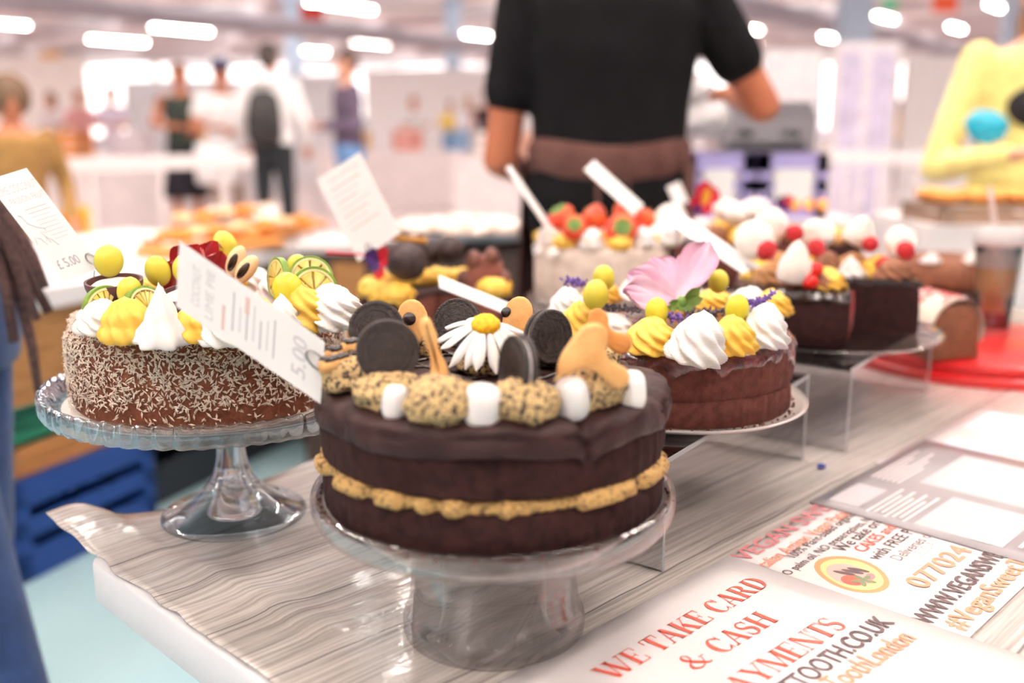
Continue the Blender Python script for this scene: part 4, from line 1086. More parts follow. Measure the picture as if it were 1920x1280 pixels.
# truffle cake with a wedge cut out
KC = Vector((-.112, 1.44, 0)); KZ = .812
back_stand('low glass pedestal hidden beneath the truffle cake', KC, KZ - .001, .125)
kc = thing('truffle_cake', 'cut chocolate cake with yellow cream, truffles and a biscuit stick on top', 'cake', (KC.x, KC.y, KZ))
K0, K1 = math.radians(-25), math.radians(243)
m_moist = mat('moist_sponge', (112, 60, 52), .7, (132, 76, 64), 90, .5, 400)
cake_body(kc, 'sponge_layer', [(1e-4, 0), (.108, 0), (.111, .003), (.112, .04), (.111, .078), (.106, .086), (1e-4, .086)], m_choc, seed=40, a=(K0, K1))
for a in (K0, K1):      # the moist cut faces
    s = 1 if a == K0 else -1
    d = Vector((math.cos(a), math.sin(a), 0)); n = Vector((math.sin(a), -math.cos(a), 0)) * s
    b = MB()
    def fn(u, v): p = d * (.003 + .103 * u) + Vector((0, 0, .003 + .08 * v)); return p + n * (.0022 + .0012 * nz(p, 90))
    b.grid(fn, 24, 18); b.build('cut_face', m_moist, kc, split=None)
for i, a in enumerate(range(-15, 240, 21)):
    th = math.radians(a); dollop(kc, (.088 * math.cos(th), .088 * math.sin(th), .094), (.024, .022, .017), m_ycream, i, amp=.25, sc=2.6)
KG = 'truffles on the truffle cake'
def truffle(label, c, r, seed):
    o = MB().ell((0, 0, 0), (r, r, r * .95), 26, 16, disp=lambda q: .10 * nz(q + Vector((seed, 0, 0)), 3) + .05 * nz(q, 8)).build('truffle', mat('cocoa_truffle', (52, 36, 36), .55, (96, 76, 74), 180, .6, 300, lo=.5, hi=.75), loc=c, split=None)
    return tag(o, label, 'truffle', KG)
truffle('large dark truffle in front of the biscuit stick', py(762, 490, 1.385), .0285, 1)
truffle('dark truffle right of the biggest one on the yellow cream', py(843, 466, 1.45), .0200, 2)
truffle('dark truffle peeping out behind the biggest one', py(812, 470, 1.48), .0190, 3)
truffle('dark truffle behind the purple petals', py(735, 478, 1.46), .0190, 4)
# upright wedge of sponge leaning at the back right
sl = thing('cake_slice', 'reddish brown slice of sponge with nuts leaning on the truffle cake', 'cake slice', py(905, 560, 1.46))
b = MB(); b.prism([(-.042, -.05), (.036, -.05), (.036, .02), (.030, .052), (.012, .066), (-.006, .062), (-.02, .05), (-.03, .02), (-.05, -.02)], .05, lambda x, y, z: (x, z, y + .006 * nz((x * 40, z * 40, y * 40), 1)), .006); b.build('sponge', m_moist, sl, split=60)
for k, (x, z) in enumerate(((-.012, .058), (.014, .062), (-.026, .03), (.03, .03))):
    MB().ell((x, -.014, z), (.012, .014, .016), 16, 10, disp=lambda q: .2 * nz(q + Vector((k, 0, 0)), 3)).build('nut_cluster', mat('nut_brown', (120, 72, 58), .4, (88, 50, 42), 120), sl, split=None)
MB().ell((-.02, -.022, .004), (.010, .006, .012), 12, 8).build('chocolate_piece', m_pchoc, sl)
t = thing('wafer_stick', 'thin tan wafer stick lying across the truffles', 'biscuit', py(680, 440, 1.40))
d = py(800, 452, 1.40) - t.location
MB().tube([(0, 0, 0), d * .5, d], .0065, 12, flat=.75).build('wafer', mat('wafer_tan', (206, 152, 76), .6, (180, 120, 50), 80), t, split=60)
MB().tube([Vector((0, 0, .0055)) + d * (.3 + .65 * i / 8) + Vector((0, 0, .0015 * math.sin(i * 2))) for i in range(9)], .003, 6).build('chocolate_line', m_pchoc, t)
t = thing('viola_flower', 'purple and red petals with a long red stamen on the truffle cake', 'flower', py(715, 490, 1.34))
for tip, W, mm in (((-.022, -.004, .012), .016, (64, 30, 96)), ((-.018, -.01, -.006), .014, (64, 30, 96)), ((.006, -.006, .022), .010, (196, 24, 40)), ((-.004, -.012, -.024), .010, (206, 30, 36)), ((.008, -.01, -.004), .010, (196, 24, 40))):
    b = MB(); petal_mesh(b, (0, 0, 0), tip, W, (0, -1, .2), .3, 0, .002, 9, 8, .5, W * 700); b.build('petal', mat('petal_%d_%d_%d' % mm, mm, .6), t, split=None)
MB().tube([(0, 0, 0), (-.03, 0, .010), (-.075, 0, .012)], [.001, .0016, .002], 6).build('stamen', mat('stamen_red', (214, 56, 72), .5), t)

# strawberry cake
SC_ = Vector((.155, 1.72, 0)); SZ = .84
back_stand('low glass pedestal hidden beneath the strawberry cake', SC_, SZ - .001, .13)
sc = thing('strawberry_cake', 'pale cream covered cake topped with strawberries and cream kisses', 'cake', (SC_.x, SC_.y, SZ))
cake_body(sc, 'iced_body', [(1e-4, 0), (.112, 0), (.115, .003), (.116, .05), (.1155, .092), (.111, .099), (.1, .101), (1e-4, .101)], mat('almond_icing', (226, 208, 196), .6, (206, 184, 170), 60, .5, 200), seed=50, crease=.0016)
for i in range(13):
    th = 2 * PI * i / 13 + .1
    if i % 2: swirl(sc, (.098 * math.cos(th), .098 * math.sin(th), .100), .0185, .034, m_wcream, i, lobes=8, tip=.55, amp=.06)
    else: dollop(sc, (.098 * math.cos(th), .098 * math.sin(th), .108), (.021, .021, .014), m_ycream, i, amp=.1)
for i in range(6): th = 2 * PI * i / 6; dollop(sc, (.05 * math.cos(th), .05 * math.sin(th), .106), (.024, .024, .012), m_ycream, i + 30, amp=.1)
for i, th in enumerate((2.75, 3.5, 3.9)): swirl(sc, (.113 * math.cos(th), .113 * math.sin(th), .085), .012, .02, m_wcream, i)
swirl(sc, (.085, .03, .10), .03, .045, m_wcream, 3, lobes=8, tip=.6); swirl(sc, (.1, -.03, .10), .028, .04, m_wcream, 5, lobes=8, tip=.6)
def strawberry(label, c, r, h, rot, leaf=True):
    t = thing('strawberry', label, 'strawberry', c, group='strawberries on the cream cake'); t.rotation_euler = rot
    pr = [(1e-4, -h), (r * .3, -h * .92), (r * .62, -h * .6), (r * .9, -h * .1), (r, h * .25), (r * .92, h * .5), (r * .6, h * .66), (1e-4, h * .66)]
    MB().lathe(pr, 24, lambda th, k, rr, z: (rr * (1 + .05 * math.sin(2 * th)), z)).build('fruit', m_red, t, split=None)
    b = MB()
    for k in range(26):
        z = random.uniform(-h * .75, h * .4); a = random.uniform(0, 2 * PI); rr = r * (.98 - .5 * max(0, -z / h) ** 1.5); b.ell((rr * math.cos(a), rr * math.sin(a), z), (.0008, .0008, .0012), 5, 4)
    o = b.build('seeds', mat('seed_gold', (240, 190, 90), .5), t, smooth=False); o['kind'] = 'stuff'
    if leaf:
        b = MB()
        for k in range(7): a = 2 * PI * k / 7; petal_mesh(b, (0, 0, h * .66), (r * .7 * math.cos(a), r * .7 * math.sin(a), h * .8), r * .24, (0, 0, 1), -.3, 0, 0, 5, 5, .45)
        b.tube([(0, 0, h * .64), (0, 0, h * .98)], .0015, 6); b.build('leafy_cap', m_leafg, t, split=None)
    return t
for px, pyy, Y, r, h, rot, lf, lb in (
    (1055, 410, 1.70, .0240, .026, (.3, -.5, 0), True, 'orange red strawberry at the left back of the cream cake'),
    (1078, 430, 1.64, .0215, .027, (1.0, -.2, 0), True, 'whole red strawberry with its green cap at the left front'),
    (1115, 408, 1.74, .0230, .027, (2.6, .3, 0), False, 'cut strawberry behind the two front ones'),
    (1164, 432, 1.64, .0270, .028, (1.15, .1, 0), True, 'biggest strawberry with a green cap facing the camera'),
    (1172, 400, 1.76, .0240, .027, (2.4, -.4, 0), False, 'orange cut strawberry under the upper price card'),
    (1205, 412, 1.72, .0230, .026, (2.0, .6, 0), False, 'rightmost cut strawberry on the cream cake')):
    strawberry(lb, py(px, pyy, Y), r, h, rot, lf)
# two more cakes further along the back table
DC = Vector((.43, 1.95, 0)); DZ = .835
back_stand('low glass pedestal hidden beneath the orchid cake', DC, DZ - .001, .125)
dcx = thing('meringue_cake', 'brown cake with pale meringues and a red flower behind the cut one', 'cake', (DC.x, DC.y, DZ))
cake_body(dcx, 'sponge_layer', [(1e-4, 0), (.108, 0), (.111, .003), (.112, .08), (.106, .088), (1e-4, .088)], m_choc2, seed=60)
for i in range(12):
    th = 2 * PI * i / 12; swirl(dcx, (.09 * math.cos(th), .09 * math.sin(th), .086), .023, .034, (m_ycream, m_wcream, m_ccream)[i % 3], i, lobes=8, tip=.5)
for k, (px, pyy, Y, R, H, rot) in enumerate(((1258, 412, 1.86, .030, .03, (.2, 0, 0)), (1370, 395, 1.90, .036, .018, (.3, .2, 0)), (1415, 392, 1.93, .03, .02, (.3, -.2, 0)))):
    meringue(['meringue at the left end of the orchid cake', 'flat pale meringue right of the red flower', 'pale meringue at the right end of the orchid cake'][k], py(px, pyy, Y), R, H, rot, 'disc', k, 'meringues on the orchid cake')
t = thing('orchid_flower', 'crimson and yellow orchid bloom standing on the back cake', 'flower', py(1318, 385, 1.86))
for tip, W, mm in (((.004, 0, .045), .024, (214, 24, 62)), ((.026, 0, .030), .022, (220, 40, 70)), ((-.022, 0, .012), .02, (196, 18, 50)), ((.008, -.006, .034), .012, (236, 178, 60)), ((-.014, -.004, -.016), .02, (84, 24, 92)), ((.014, -.006, -.014), .014, (206, 30, 50))):
    b = MB(); petal_mesh(b, (0, 0, 0), tip, W, (0, -1, 0), .3, 0, .003, 9, 8, .5, W * 500); b.build('petal', mat('petal_%d_%d_%d' % mm, mm, .6), t, split=None)
EC = Vector((.665, 2.2, 0)); EZ = .80
back_stand('low glass pedestal hidden beneath the farthest cake', EC, EZ - .001, .12)
ec = thing('biscuit_cake', 'dark cake with orange biscuits, farthest of the row', 'cake', (EC.x, EC.y, EZ))
cake_body(ec, 'sponge_layer', [(1e-4, 0), (.103, 0), (.106, .003), (.107, .085), (.1, .093), (1e-4, .093)], m_choc, seed=66)
for i in range(10): th = 2 * PI * i / 10; dollop(ec, (.08 * math.cos(th), .08 * math.sin(th), .098), (.024, .024, .015), (m_caramel, m_ycream)[i % 2], i)
for k in range(3): biscuit(['left orange biscuit on the farthest cake', 'middle orange biscuit on the farthest cake', 'right orange biscuit on the farthest cake'][k], ovl, py(1490 + 26 * k, 385, 2.14), (1, .2, 0), (.1, .8, .5), .01, mat('orange_biscuit', (232, 150, 70), .6), group='orange biscuits on the farthest cake')
t = thing('pansy_flower', 'small violet and red flower on the farthest cake', 'flower', py(1472, 382, 2.12))
for tip, W, mm in (((-.02, 0, .006), .018, (84, 24, 92)), ((.012, 0, .016), .016, (214, 40, 60)), ((.0, 0, -.016), .016, (84, 24, 92))):
    b = MB(); petal_mesh(b, (0, 0, 0), tip, W, (0, -1, 0), .3, 0, .003, 9, 8, .5); b.build('petal', mat('petal_%d_%d_%d' % mm, mm, .6), t, split=None)

# ================================================================== RED BOARDS, LOAF, SMOOTHIE CUP
RC = Vector((.80, 1.68, 0))
m_rb = mat('red_lacquer', (206, 32, 34), .3, (190, 26, 30), 20, coat=.3)
def disc(label, R, h, z, name='serving_board'):
    o = MB().lathe([(1e-4, 0), (R * .97, 0), (R, .002), (R * 1.003, h * .5), (R, h - .002), (R * .985, h), (1e-4, h)], 96).build(name, m_rb, loc=(RC.x, RC.y, z)); return tag(o, label, 'board')
disc('lower of the two round red serving boards', .215, .017, T)
disc('upper round red serving board with the pink topped loaf', .20, .017, T + .0172)
BZ = T + .0345
lf = thing('loaf_cake', 'brown loaf end with white icing and pink sprinkles on the red board', 'cake', (.695, 1.545, BZ), .25)
arch = [(-.042, 0), (.042, 0), (.044, .035), (.043, .06), (.037, .076), (.022, .086), (0, .09), (-.022, .086), (-.037, .076), (-.043, .06), (-.044, .035)]
MB().prism(arch, .15, lambda x, y, z: (x, z + .06, y + .001 * nz((x * 60, z * 60, y * 60), 1)), .004).build('loaf', mat('brown_loaf', (112, 64, 42), .7, (132, 80, 54), 90, .6, 400), lf, split=60)
b = MB()
def icing(u, v):
    a = math.radians(-22 + 224 * u); drip = .008 * nz((u * 7, v * 5, 2), 1.3); r = 1.0
    x = .047 * math.cos(a); z = .046 + .050 * math.sin(a) + (drip if math.sin(a) < .3 else 0)
    return (x, -.016 + .152 * v + (.004 * nz((u * 6, v, 1), 1) if v < .05 else 0), z)
for s in (0, .0022):
    b.grid(lambda u, v: Vector(icing(u, v)) * 1 + Vector((math.cos(math.radians(-22 + 224 * u)), 0, math.sin(math.radians(-22 + 224 * u)))) * s, 26, 26)
b.build('icing', mat('white_icing', (238, 222, 206), .3, coat=.4), lf, split=None)
b = MB(); b2 = MB()
for k in range(150):
    u = random.uniform(.3, .7); v = random.random(); p = Vector(icing(u, v)); p.z += .004; s = random.uniform(.002, .0045)
    (b if k % 3 else b2).ell(p, (s, s * 1.1, s * .6), 7, 5)
o = b.build('pink_sprinkles', mat('sprinkle_pink', (228, 110, 112), .4), lf); o['kind'] = 'stuff'
o = b2.build('white_sprinkles', mat('sprinkle_white', (250, 226, 222), .4), lf); o['kind'] = 'stuff'
cp = py(1858, 612, 1.80)
cu = thing('smoothie_cup', 'clear plastic cup of pale orange smoothie with a white lid and straw', 'cup', (cp.x, cp.y, BZ))
h = .185
MB().lathe([(1e-4, 0), (.030, 0), (.041, h - .03), (.0425, h - .03), (.0425, h - .026), (.0395, h - .026), (.029, .0022), (1e-4, .0022)], 40).build('cup_wall', m_acry, cu)
MB().lathe([(1e-4, .0035), (.0285, .0035), (.0305, .03), (1e-4, .03)], 32).build('berry_layer', mat('berry_puree', (132, 48, 58), .4), cu)
MB().lathe([(1e-4, .0302), (.0306, .0302), (.0368, .112), (1e-4, .112)], 32).build('smoothie', mat('smoothie_orange', (246, 200, 136), .5, (240, 184, 112), 40), cu)
MB().lathe([(1e-4, .1122), (.037, .1122), (.0388, h - .032), (1e-4, h - .03)], 32).build('foam', mat('foam_white', (244, 228, 220), .6), cu)
MB().lathe([(.0435, h - .034), (.045, h - .03), (.0445, h - .018), (.038, h - .006), (.033, h), (.020, h), (.012, h - .001)], 40).build('lid', mat('lid_white', (244, 240, 240), .3, trans=.4), cu)
MB().tube([(0, 0, .06), (-.012, 0, h), (-.028, 0, h + .07)], .0045, 10).build('straw', mat('straw_pink', (244, 222, 218), .4), cu)
bl = thing('bundt_cake', 'brown bundt cake behind the pink topped loaf', 'cake', (.90, 2.05, T))
MB().lathe([(1e-4, .06), (.05, .058), (.09, .062), (.112, .07), (.115, .066), (.07, .045), (.06, 0), (1e-4, 0)], 40).build('stand', mat('dark_wood', (74, 44, 36), .5), bl)
b = MB(); b.lathe([(.022, .066), (.075, .066), (.098, .072), (.104, .09), (.098, .115), (.08, .132), (.056, .136), (.036, .126), (.024, .1), (.022, .066)], 64, lambda th, k, r, z: (r * (1 + .04 * math.sin(10 * th) * (r > .05)), z)); b.build('ring', mat('brown_loaf', (0, 0, 0)), bl, split=None)
swirl(bl, (-.055, -.055, .128), .019, .02, m_wcream, 1)
swirl(bl, (.02, -.07, .128), .019, .02, m_wcream, 2)

# ================================================================== PRICE CARDS
m_card = mat('card_white', (250, 246, 245), .5)
m_ink = mat('ink_grey', (220, 212, 216), .6); m_inkd = mat('ink_dark_grey', (186, 178, 186), .6); m_inkr = mat('ink_rose', (232, 196, 192), .6)
m_wire = mat('steel_wire', (150, 142, 140), .25, metal=.9)
class Card:
    """a card from three corners: bottom-left, bottom-right and top-left of the text side"""
    def __init__(s, label, bl_, br, tl, bend=.0, th=.0009):
        s.bl = Vector(bl_); s.ex = Vector(br) - s.bl; s.ey = Vector(tl) - s.bl; s.n = s.ex.cross(s.ey).normalized(); s.bend = bend
        s.o = thing('price_card', label, 'price card', s.bl)
        b = MB()
        for k in (0, 1): b.grid((lambda u, v: s.at(u if not k else 1 - u, v, -th * k)), 9, 13)
        n = 9; m = 13; per = [i for i in range(n)] + [j * n + n - 1 for j in range(1, m)] + [(m - 1) * n + i for i in range(n - 2, -1, -1)] + [j * n for j in range(m - 2, 0, -1)]
        def other(i): r, c = divmod(i, n); return n * m + r * n + (n - 1 - c)
        for k in range(len(per)): a = per[k]; c = per[(k + 1) % len(per)]; b.f.append((c, a, other(a), other(c)))
        b.build('card', m_card, s.o, split=40)
    def at(s, u, v, d=0): return s.ex * u + s.ey * v + s.n * (d + s.bend * (v - .5) ** 2)
    def text(s, g, u0, u1, v, hv, m, name='lettering', bold=0.):
        vs, fs, wd = g; b = MB()
        for k, (dx, dy) in enumerate([(0, 0)] if not bold else [(-bold, 0), (bold, 0), (0, bold)]):
            b.add([s.at(u0 + (u1 - u0) * (p[0] + dx) / wd, v + hv * (p[1] + dy), .0003 + 1e-5 * k) for p in vs], fs)
        b.build(name, m, s.o, smooth=False)
    def bar(s, u0, u1, v, hv, m):
        MB().add([s.at(u0, v, .0003), s.at(u1, v, .0003), s.at(u1, v + hv, .0003), s.at(u0, v + hv, .0003)], [(0, 1, 2, 3)]).build('printed_line', m, s.o, smooth=False)
    def squiggle(s, pts, m): MB().tube([s.at(u, v, .0004) for u, v in pts], .0003, 4).build('ink_squiggle', m, s.o)
    def clip(s, foot, u=.5, v=.04, ring=.008):
        c = s.at(u, v, .001); f = Vector(foot) - s.bl
        b = MB(); ax = s.ex.normalized(); ay = s.ey.normalized()
        b.tube([c + ax * (ring * .6 * math.cos(2 * PI * k / 20)) + ay * (ring * math.sin(2 * PI * k / 20)) + s.n * .0006 for k in range(21)], .0007, 6)
        b.tube([c - ay * ring, c.lerp(f, .5), f], .0008, 6); b.build('wire_clip', m_wire, s.o)
# front tilted card, clipped to the front cake
k = .70
cA = Card('white price card tilted across the coconut cake, clipped to the front cake', py(601, 757, k - .005), py(609, 640, k), py(330, 574, k - .02), .004)
cA.text(sans('5.00'), .18, .8, .12, .10, m_ink, bold=.02)
for i in range(7): cA.bar(.2 + .05 * (i % 2), .8 - .08 * (i % 3), .34 + i * .047, .009, m_ink if i % 2 else m_inkd)
cA.bar(.12, .5, .68, .02, m_inkr); cA.bar(.6, .86, .52, .03, m_inkr)
cA.text(sans('LIME PIE'), .12, .88, .76, .055, m_ink); cA.text(sans('COCONUT'), .2, .8, .85, .055, m_ink)
cA.clip(pz(640, 720, .952), .62, .05, .009)
# card at the left edge of the picture
cB = Card('white price card marked five pounds at the left edge of the picture', py(118, 527, .93), py(192, 501, .945), py(-28, 338, .93), -.006)
cB.text(sans('LIME COCONUT'), .05, .98, .83, .07, m_ink); cB.text(sans('PASSION FRUIT'), .15, .98, .73, .06, m_ink)
for i in range(9): cB.bar(.32 + .02 * i, .85 + .05 * (i % 2) - .02 * (i % 3), .66 - i * .038, .006, m_inkr if i < 2 else m_ink)
cB.squiggle([(.1, .64), (.16, .62), (.18, .55), (.3, .5), (.44, .47), (.42, .43), (.3, .46), (.34, .4), (.36, .34)], m_inkd)
cB.squiggle([(.06, .36), (.1, .42), (.2, .4), (.26, .33), (.34, .40), (.42, .36), (.48, .3)], m_inkd)
cB.text(sans('£ 5.00'), .12, .66, .10, .085, m_inkd, bold=.015)
cB.clip(pz(180, 560, .955), .9, .1, .006)
# card in the truffle cake
cC = Card('white price card standing in the truffle cake', py(672, 490, 1.37), py(752, 436, 1.39), py(592, 338, 1.37), .0)
for i in range(7): cC.bar(.15, .8 - .1 * (i % 3), .8 - i * .08, .012, m_ink if i % 2 else m_inkr)
cC.text(sans('TRUFFLE'), .15, .85, .88, .05, m_ink)
cC.clip(py(700, 520, 1.38), .3, .06, .006)
# cards seen almost edge on
cD = Card('price card seen edge on above the daisy', py(990, 604, 1.16), py(984, 580, 1.20), py(824, 538, 1.16), .0)
cD.clip(py(1010, 640, 1.17), .5, .03, .005)
cE = Card('thin edge on price card left of the strawberries', py(1030, 436, 1.66), py(1036, 424, 1.72), py(948, 316, 1.66), .0)
cE.clip(py(1042, 460, 1.68), .5, .03, .006)
cF = Card('upper price card leaning out of the strawberries towards the man', py(1190, 404, 1.70), py(1207, 384, 1.74), py(1095, 318, 1.70), .0)
cF.clip(py(1200, 420, 1.70), .5, .03, .006)
cG = Card('grey white price card lying over the cream between strawberries and meringues', py(1392, 512, 1.30), py(1426, 500, 1.33), py(1240, 408, 1.36), .0)
cG.clip(py(1415, 540, 1.31), .5, .03, .006)
cH = Card('small white price card behind the strawberry cake', py(1268, 390, 1.92), py(1292, 378, 1.95), py(1250, 350, 1.92), .0)
cH.clip(py(1282, 408, 1.93), .5, .03, .006)
# ================================================================== PEOPLE
m_eye = mat('eye_dark', (40, 28, 26), .3); m_lip = mat('lip', (176, 92, 84), .5)
def skinmat(c): return mat('skin_%d_%d_%d' % c, c, .55, sss=.15)
def cloth_(c, c2=None): return mat('cloth_%d_%d_%d' % c, c, .85, c2 or tuple(min(255, int(v * 1.12 + 4)) for v in c), 14, .25, 60, bdist=.01, sheen=.15 if sum(c) > 200 else 0, spec=.2)
def hand(b, w_, d, s, side, k=1.0):
    """palm, four fingers and a thumb from wrist w_ in direction d; s scales, side +-1 puts the thumb"""
    d = Vector(d).normalized(); up = Vector((0, 0, 1)) if abs(d.z) < .8 else Vector((0, -1, 0))
    x = d.cross(up).normalized(); y = x.cross(d).normalized(); w_ = Vector(w_)
    b.capsule(w_, w_ + d * .03 * s, .026 * s, .03 * s)
    for i in range(-1, 2): b.capsule(w_ + x * i * .017 * s + d * .02 * s, w_ + x * i * .021 * s + d * .075 * s, .018 * s, .016 * s)
    for i, L in enumerate((.062, .078, .082, .07)):
        o = w_ + x * ((i - 1.5) * .021 * s * -side) + d * .08 * s
        m = o + d * (L * .55 * s) - y * .006 * s; b.capsule(o, m, .0105 * s, .0095 * s, 10, 3); b.capsule(m, m + (d * .8 - y * .6).normalized() * (L * .5 * s), .0095 * s, .008 * s, 10, 3)
    o = w_ + x * (.026 * s * side) + d * .03 * s; m = o + (x * side * .7 + d * .7) * .036 * s
    b.capsule(o, m, .013 * s, .0115 * s, 10, 3); b.capsule(m, m + (d * .9 + x * side * .2 - y * .2) * .032 * s, .0115 * s, .009 * s, 10, 3)
def person(label, loc, rz, H, skin, shirt, legs, hair, arms=None, sleeve='short', skirt=0., legpose=None, hairstyle='short', vox=.014, wide=1., group=None, shoes=(48, 44, 46), lean=0., turn=0., loose=1.):
    s = H / 1.75
    t = thing('person', label, 'person', (loc[0], loc[1], 0), rz, group)
    sh = .185 * s * wide
    arms = arms or {-1: ((-.27 * s, .02, 1.13 * s), (-.25 * s, -.14, .93 * s)), 1: ((.27 * s, .02, 1.13 * s), (.25 * s, -.14, .93 * s))}
    lp = legpose or {-1: ((-.10 * s, -.015, .49 * s), (-.11 * s, .02, .075 * s)), 1: ((.10 * s, -.015, .49 * s), (.11 * s, .02, .075 * s))}
    ly = lambda z: -lean * max(0, z - .95 * s)        # forward lean of the trunk
    tor = [(.86, .155, .115), (.95, .165, .12), (1.05, .148, .108), (1.15, .152, .108), (1.27, .17, .118), (1.37, .176, .112), (1.43, .15, .09), (1.475, .085, .065)]
    def torso(b, g, z0, z1, nk=True):
        S_ = [(z * s, (rx * wide + g) * s, (ry + g) * s, 0, ly(z * s)) for z, rx, ry in tor if z0 <= z <= z1]
        b.loft(S_, 24)
    sk = skinmat(skin)
    b = MB(); torso(b, -.012, .8, 1.5)
    hy = ly(1.62 * s); ct, st = math.cos(turn), math.sin(turn)
    def hd(x, y, z): return Vector((ct * x - st * y, st * x + ct * y, z)) * s + Vector((0, hy, 1.625 * s))
    b.capsule((0, ly(1.42 * s) + .01, 1.42 * s), hd(0, .01, -.07), .056 * s, .052 * s)
    RH_ = rotm(rz=turn)
    b.ell(hd(0, .005, .03), (.077 * s, .094 * s, .098 * s), 20, 14, RH_); b.ell(hd(0, -.022, -.05), (.056 * s, .062 * s, .072 * s), 18, 12, RH_)
    b.ell(hd(0, -.098, -.022), (.013 * s, .02 * s, .02 * s), 10, 8, RH_); b.capsule(hd(0, -.088, .02), hd(0, -.098, -.02), .011 * s, .012 * s)
    for q in (-1, 1): b.ell(hd(q * .078, .012, -.012), (.012 * s, .02 * s, .032 * s), 10, 8, RH_)
    for q in (-1, 1):
        el, wr = Vector(arms[q][0]), Vector(arms[q][1]); S0 = Vector((q * sh, ly(1.40 * s), 1.405 * s))
        b.capsule(S0, el, .052 * s, .041 * s); b.capsule(el, wr, .042 * s, .028 * s); hand(b, wr, wr - el, s, -q)
        kn, an = Vector(lp[q][0]), Vector(lp[q][1]); hp = Vector((q * .085 * s, 0, .9 * s))
        b.capsule(hp, kn, .078 * s, .052 * s); b.capsule(kn, an, .053 * s, .037 * s)
        b.capsule(an + Vector((0, .03 * s, -.035 * s)), an + Vector((0, -.12 * s, -.045 * s)), .034 * s, .027 * s)
    remesh(b.build('body', sk, t), vox, 3)
    b = MB(); torso(b, .012 * loose, .85, 1.44)
    for q in (-1, 1):
        el, wr = Vector(arms[q][0]), Vector(arms[q][1]); S0 = Vector((q * sh, ly(1.40 * s), 1.405 * s))
        if sleeve == 'short': b.capsule(S0, S0.lerp(el, .58), .066 * s, .064 * s)
        elif sleeve == 'long': b.capsule(S0, el, .066 * s, .055 * s); b.capsule(el, el.lerp(wr, .92), .055 * s, .042 * s)
        else: b.capsule(S0 * .98, S0.lerp(el, .1), .058 * s, .055 * s)
    remesh(b.build('shirt', cloth_(shirt), t), vox, 3)
    b = MB(); b.loft([(z * s, (rx * wide + .014) * s, (ry + .014) * s, 0, 0) for z, rx, ry in ((.80, .15, .11), (.86, .158, .118), (.95, .162, .118), (1.02, .148, .108))], 24)
    if skirt: b.loft([(skirt * s, .24 * s, .19 * s, 0, 0), ((skirt + .9) / 2 * s, .2 * s, .155 * s, 0, 0), (.95 * s, .168 * s, .128 * s, 0, 0)], 28)
    else:
        for q in (-1, 1):
            kn, an = Vector(lp[q][0]), Vector(lp[q][1]); hp = Vector((q * .085 * s, 0, .9 * s))
            b.capsule(hp, kn, .093 * s, .068 * s); b.capsule(kn, kn.lerp(an, .93), .068 * s, .056 * s)
    remesh(b.build('skirt' if skirt else 'trousers', cloth_(legs), t), vox, 3)
    for q in (-1, 1):
        an = Vector(lp[q][1]); b = MB(); b.capsule(an + Vector((0, .035 * s, -.036 * s)), an + Vector((0, -.13 * s, -.042 * s)), .042 * s, .034 * s); b.box(an + Vector((0, -.05 * s, -.066 * s)), (.075 * s, .25 * s, .016 * s))
        b.build('shoe', mat('shoe_%d' % shoes[0], shoes, .5), t, split=None)
    b = MB(); hm = mat('hair_%d_%d_%d' % hair, hair, .6, tuple(min(255, v + 24) for v in hair), 60, .6, 90, bdist=.01)
    if hairstyle != 'bald':
        b.ell(hd(0, .016, .048), (.086 * s, .1 * s, .09 * s), 22, 14, RH_, disp=lambda q: .05 * nz(q, 5)); b.ell(hd(0, .05, .0), (.076 * s, .066 * s, .085 * s), 18, 12, RH_)
        if hairstyle == 'long': b.ell(hd(0, .06, -.1), (.085 * s, .055 * s, .16 * s), 18, 12, RH_, disp=lambda q: .1 * nz(q, 4))
        if hairstyle == 'curly': b.ell(hd(0, .03, .03), (.125 * s, .125 * s, .135 * s), 26, 18, RH_, disp=lambda q: .18 * nz(q, 5))
        if hairstyle == 'bun': b.ell(hd(0, .1, .08), (.04 * s, .04 * s, .04 * s), 14, 10, RH_)
        remesh(b.build('hair', hm, t), vox * .8, 2)
    if hairstyle == 'cap':
        b = MB(); b.ell(hd(0, .01, .075), (.092 * s, .106 * s, .07 * s), 22, 12, RH_); b.ell(hd(0, -.11, .055), (.07 * s, .075 * s, .008 * s), 18, 8, RH_); b.build('cap', cloth_((58, 64, 96)), t, split=None)
    for q in (-1, 1):
        MB().ell(hd(q * .031, -.0815, .012), (.011 * s, .007 * s, .007 * s), 10, 8, RH_).build('eye', m_eye, t, split=None)
    MB().ell(hd(0, -.086, -.062), (.022 * s, .008 * s, .006 * s), 12, 8, RH_).build('mouth', m_lip, t, split=None)
    return t
def bone(o, w_):      # world point to the local frame of a thing
    M = Matrix.Rotation(-o.rotation_euler.z, 3, 'Z'); return M @ (Vector(w_) - Vector((o.location.x, o.location.y, 0)))
SK1, SK2, SK3 = (198, 128, 96), (226, 168, 140), (150, 98, 74)
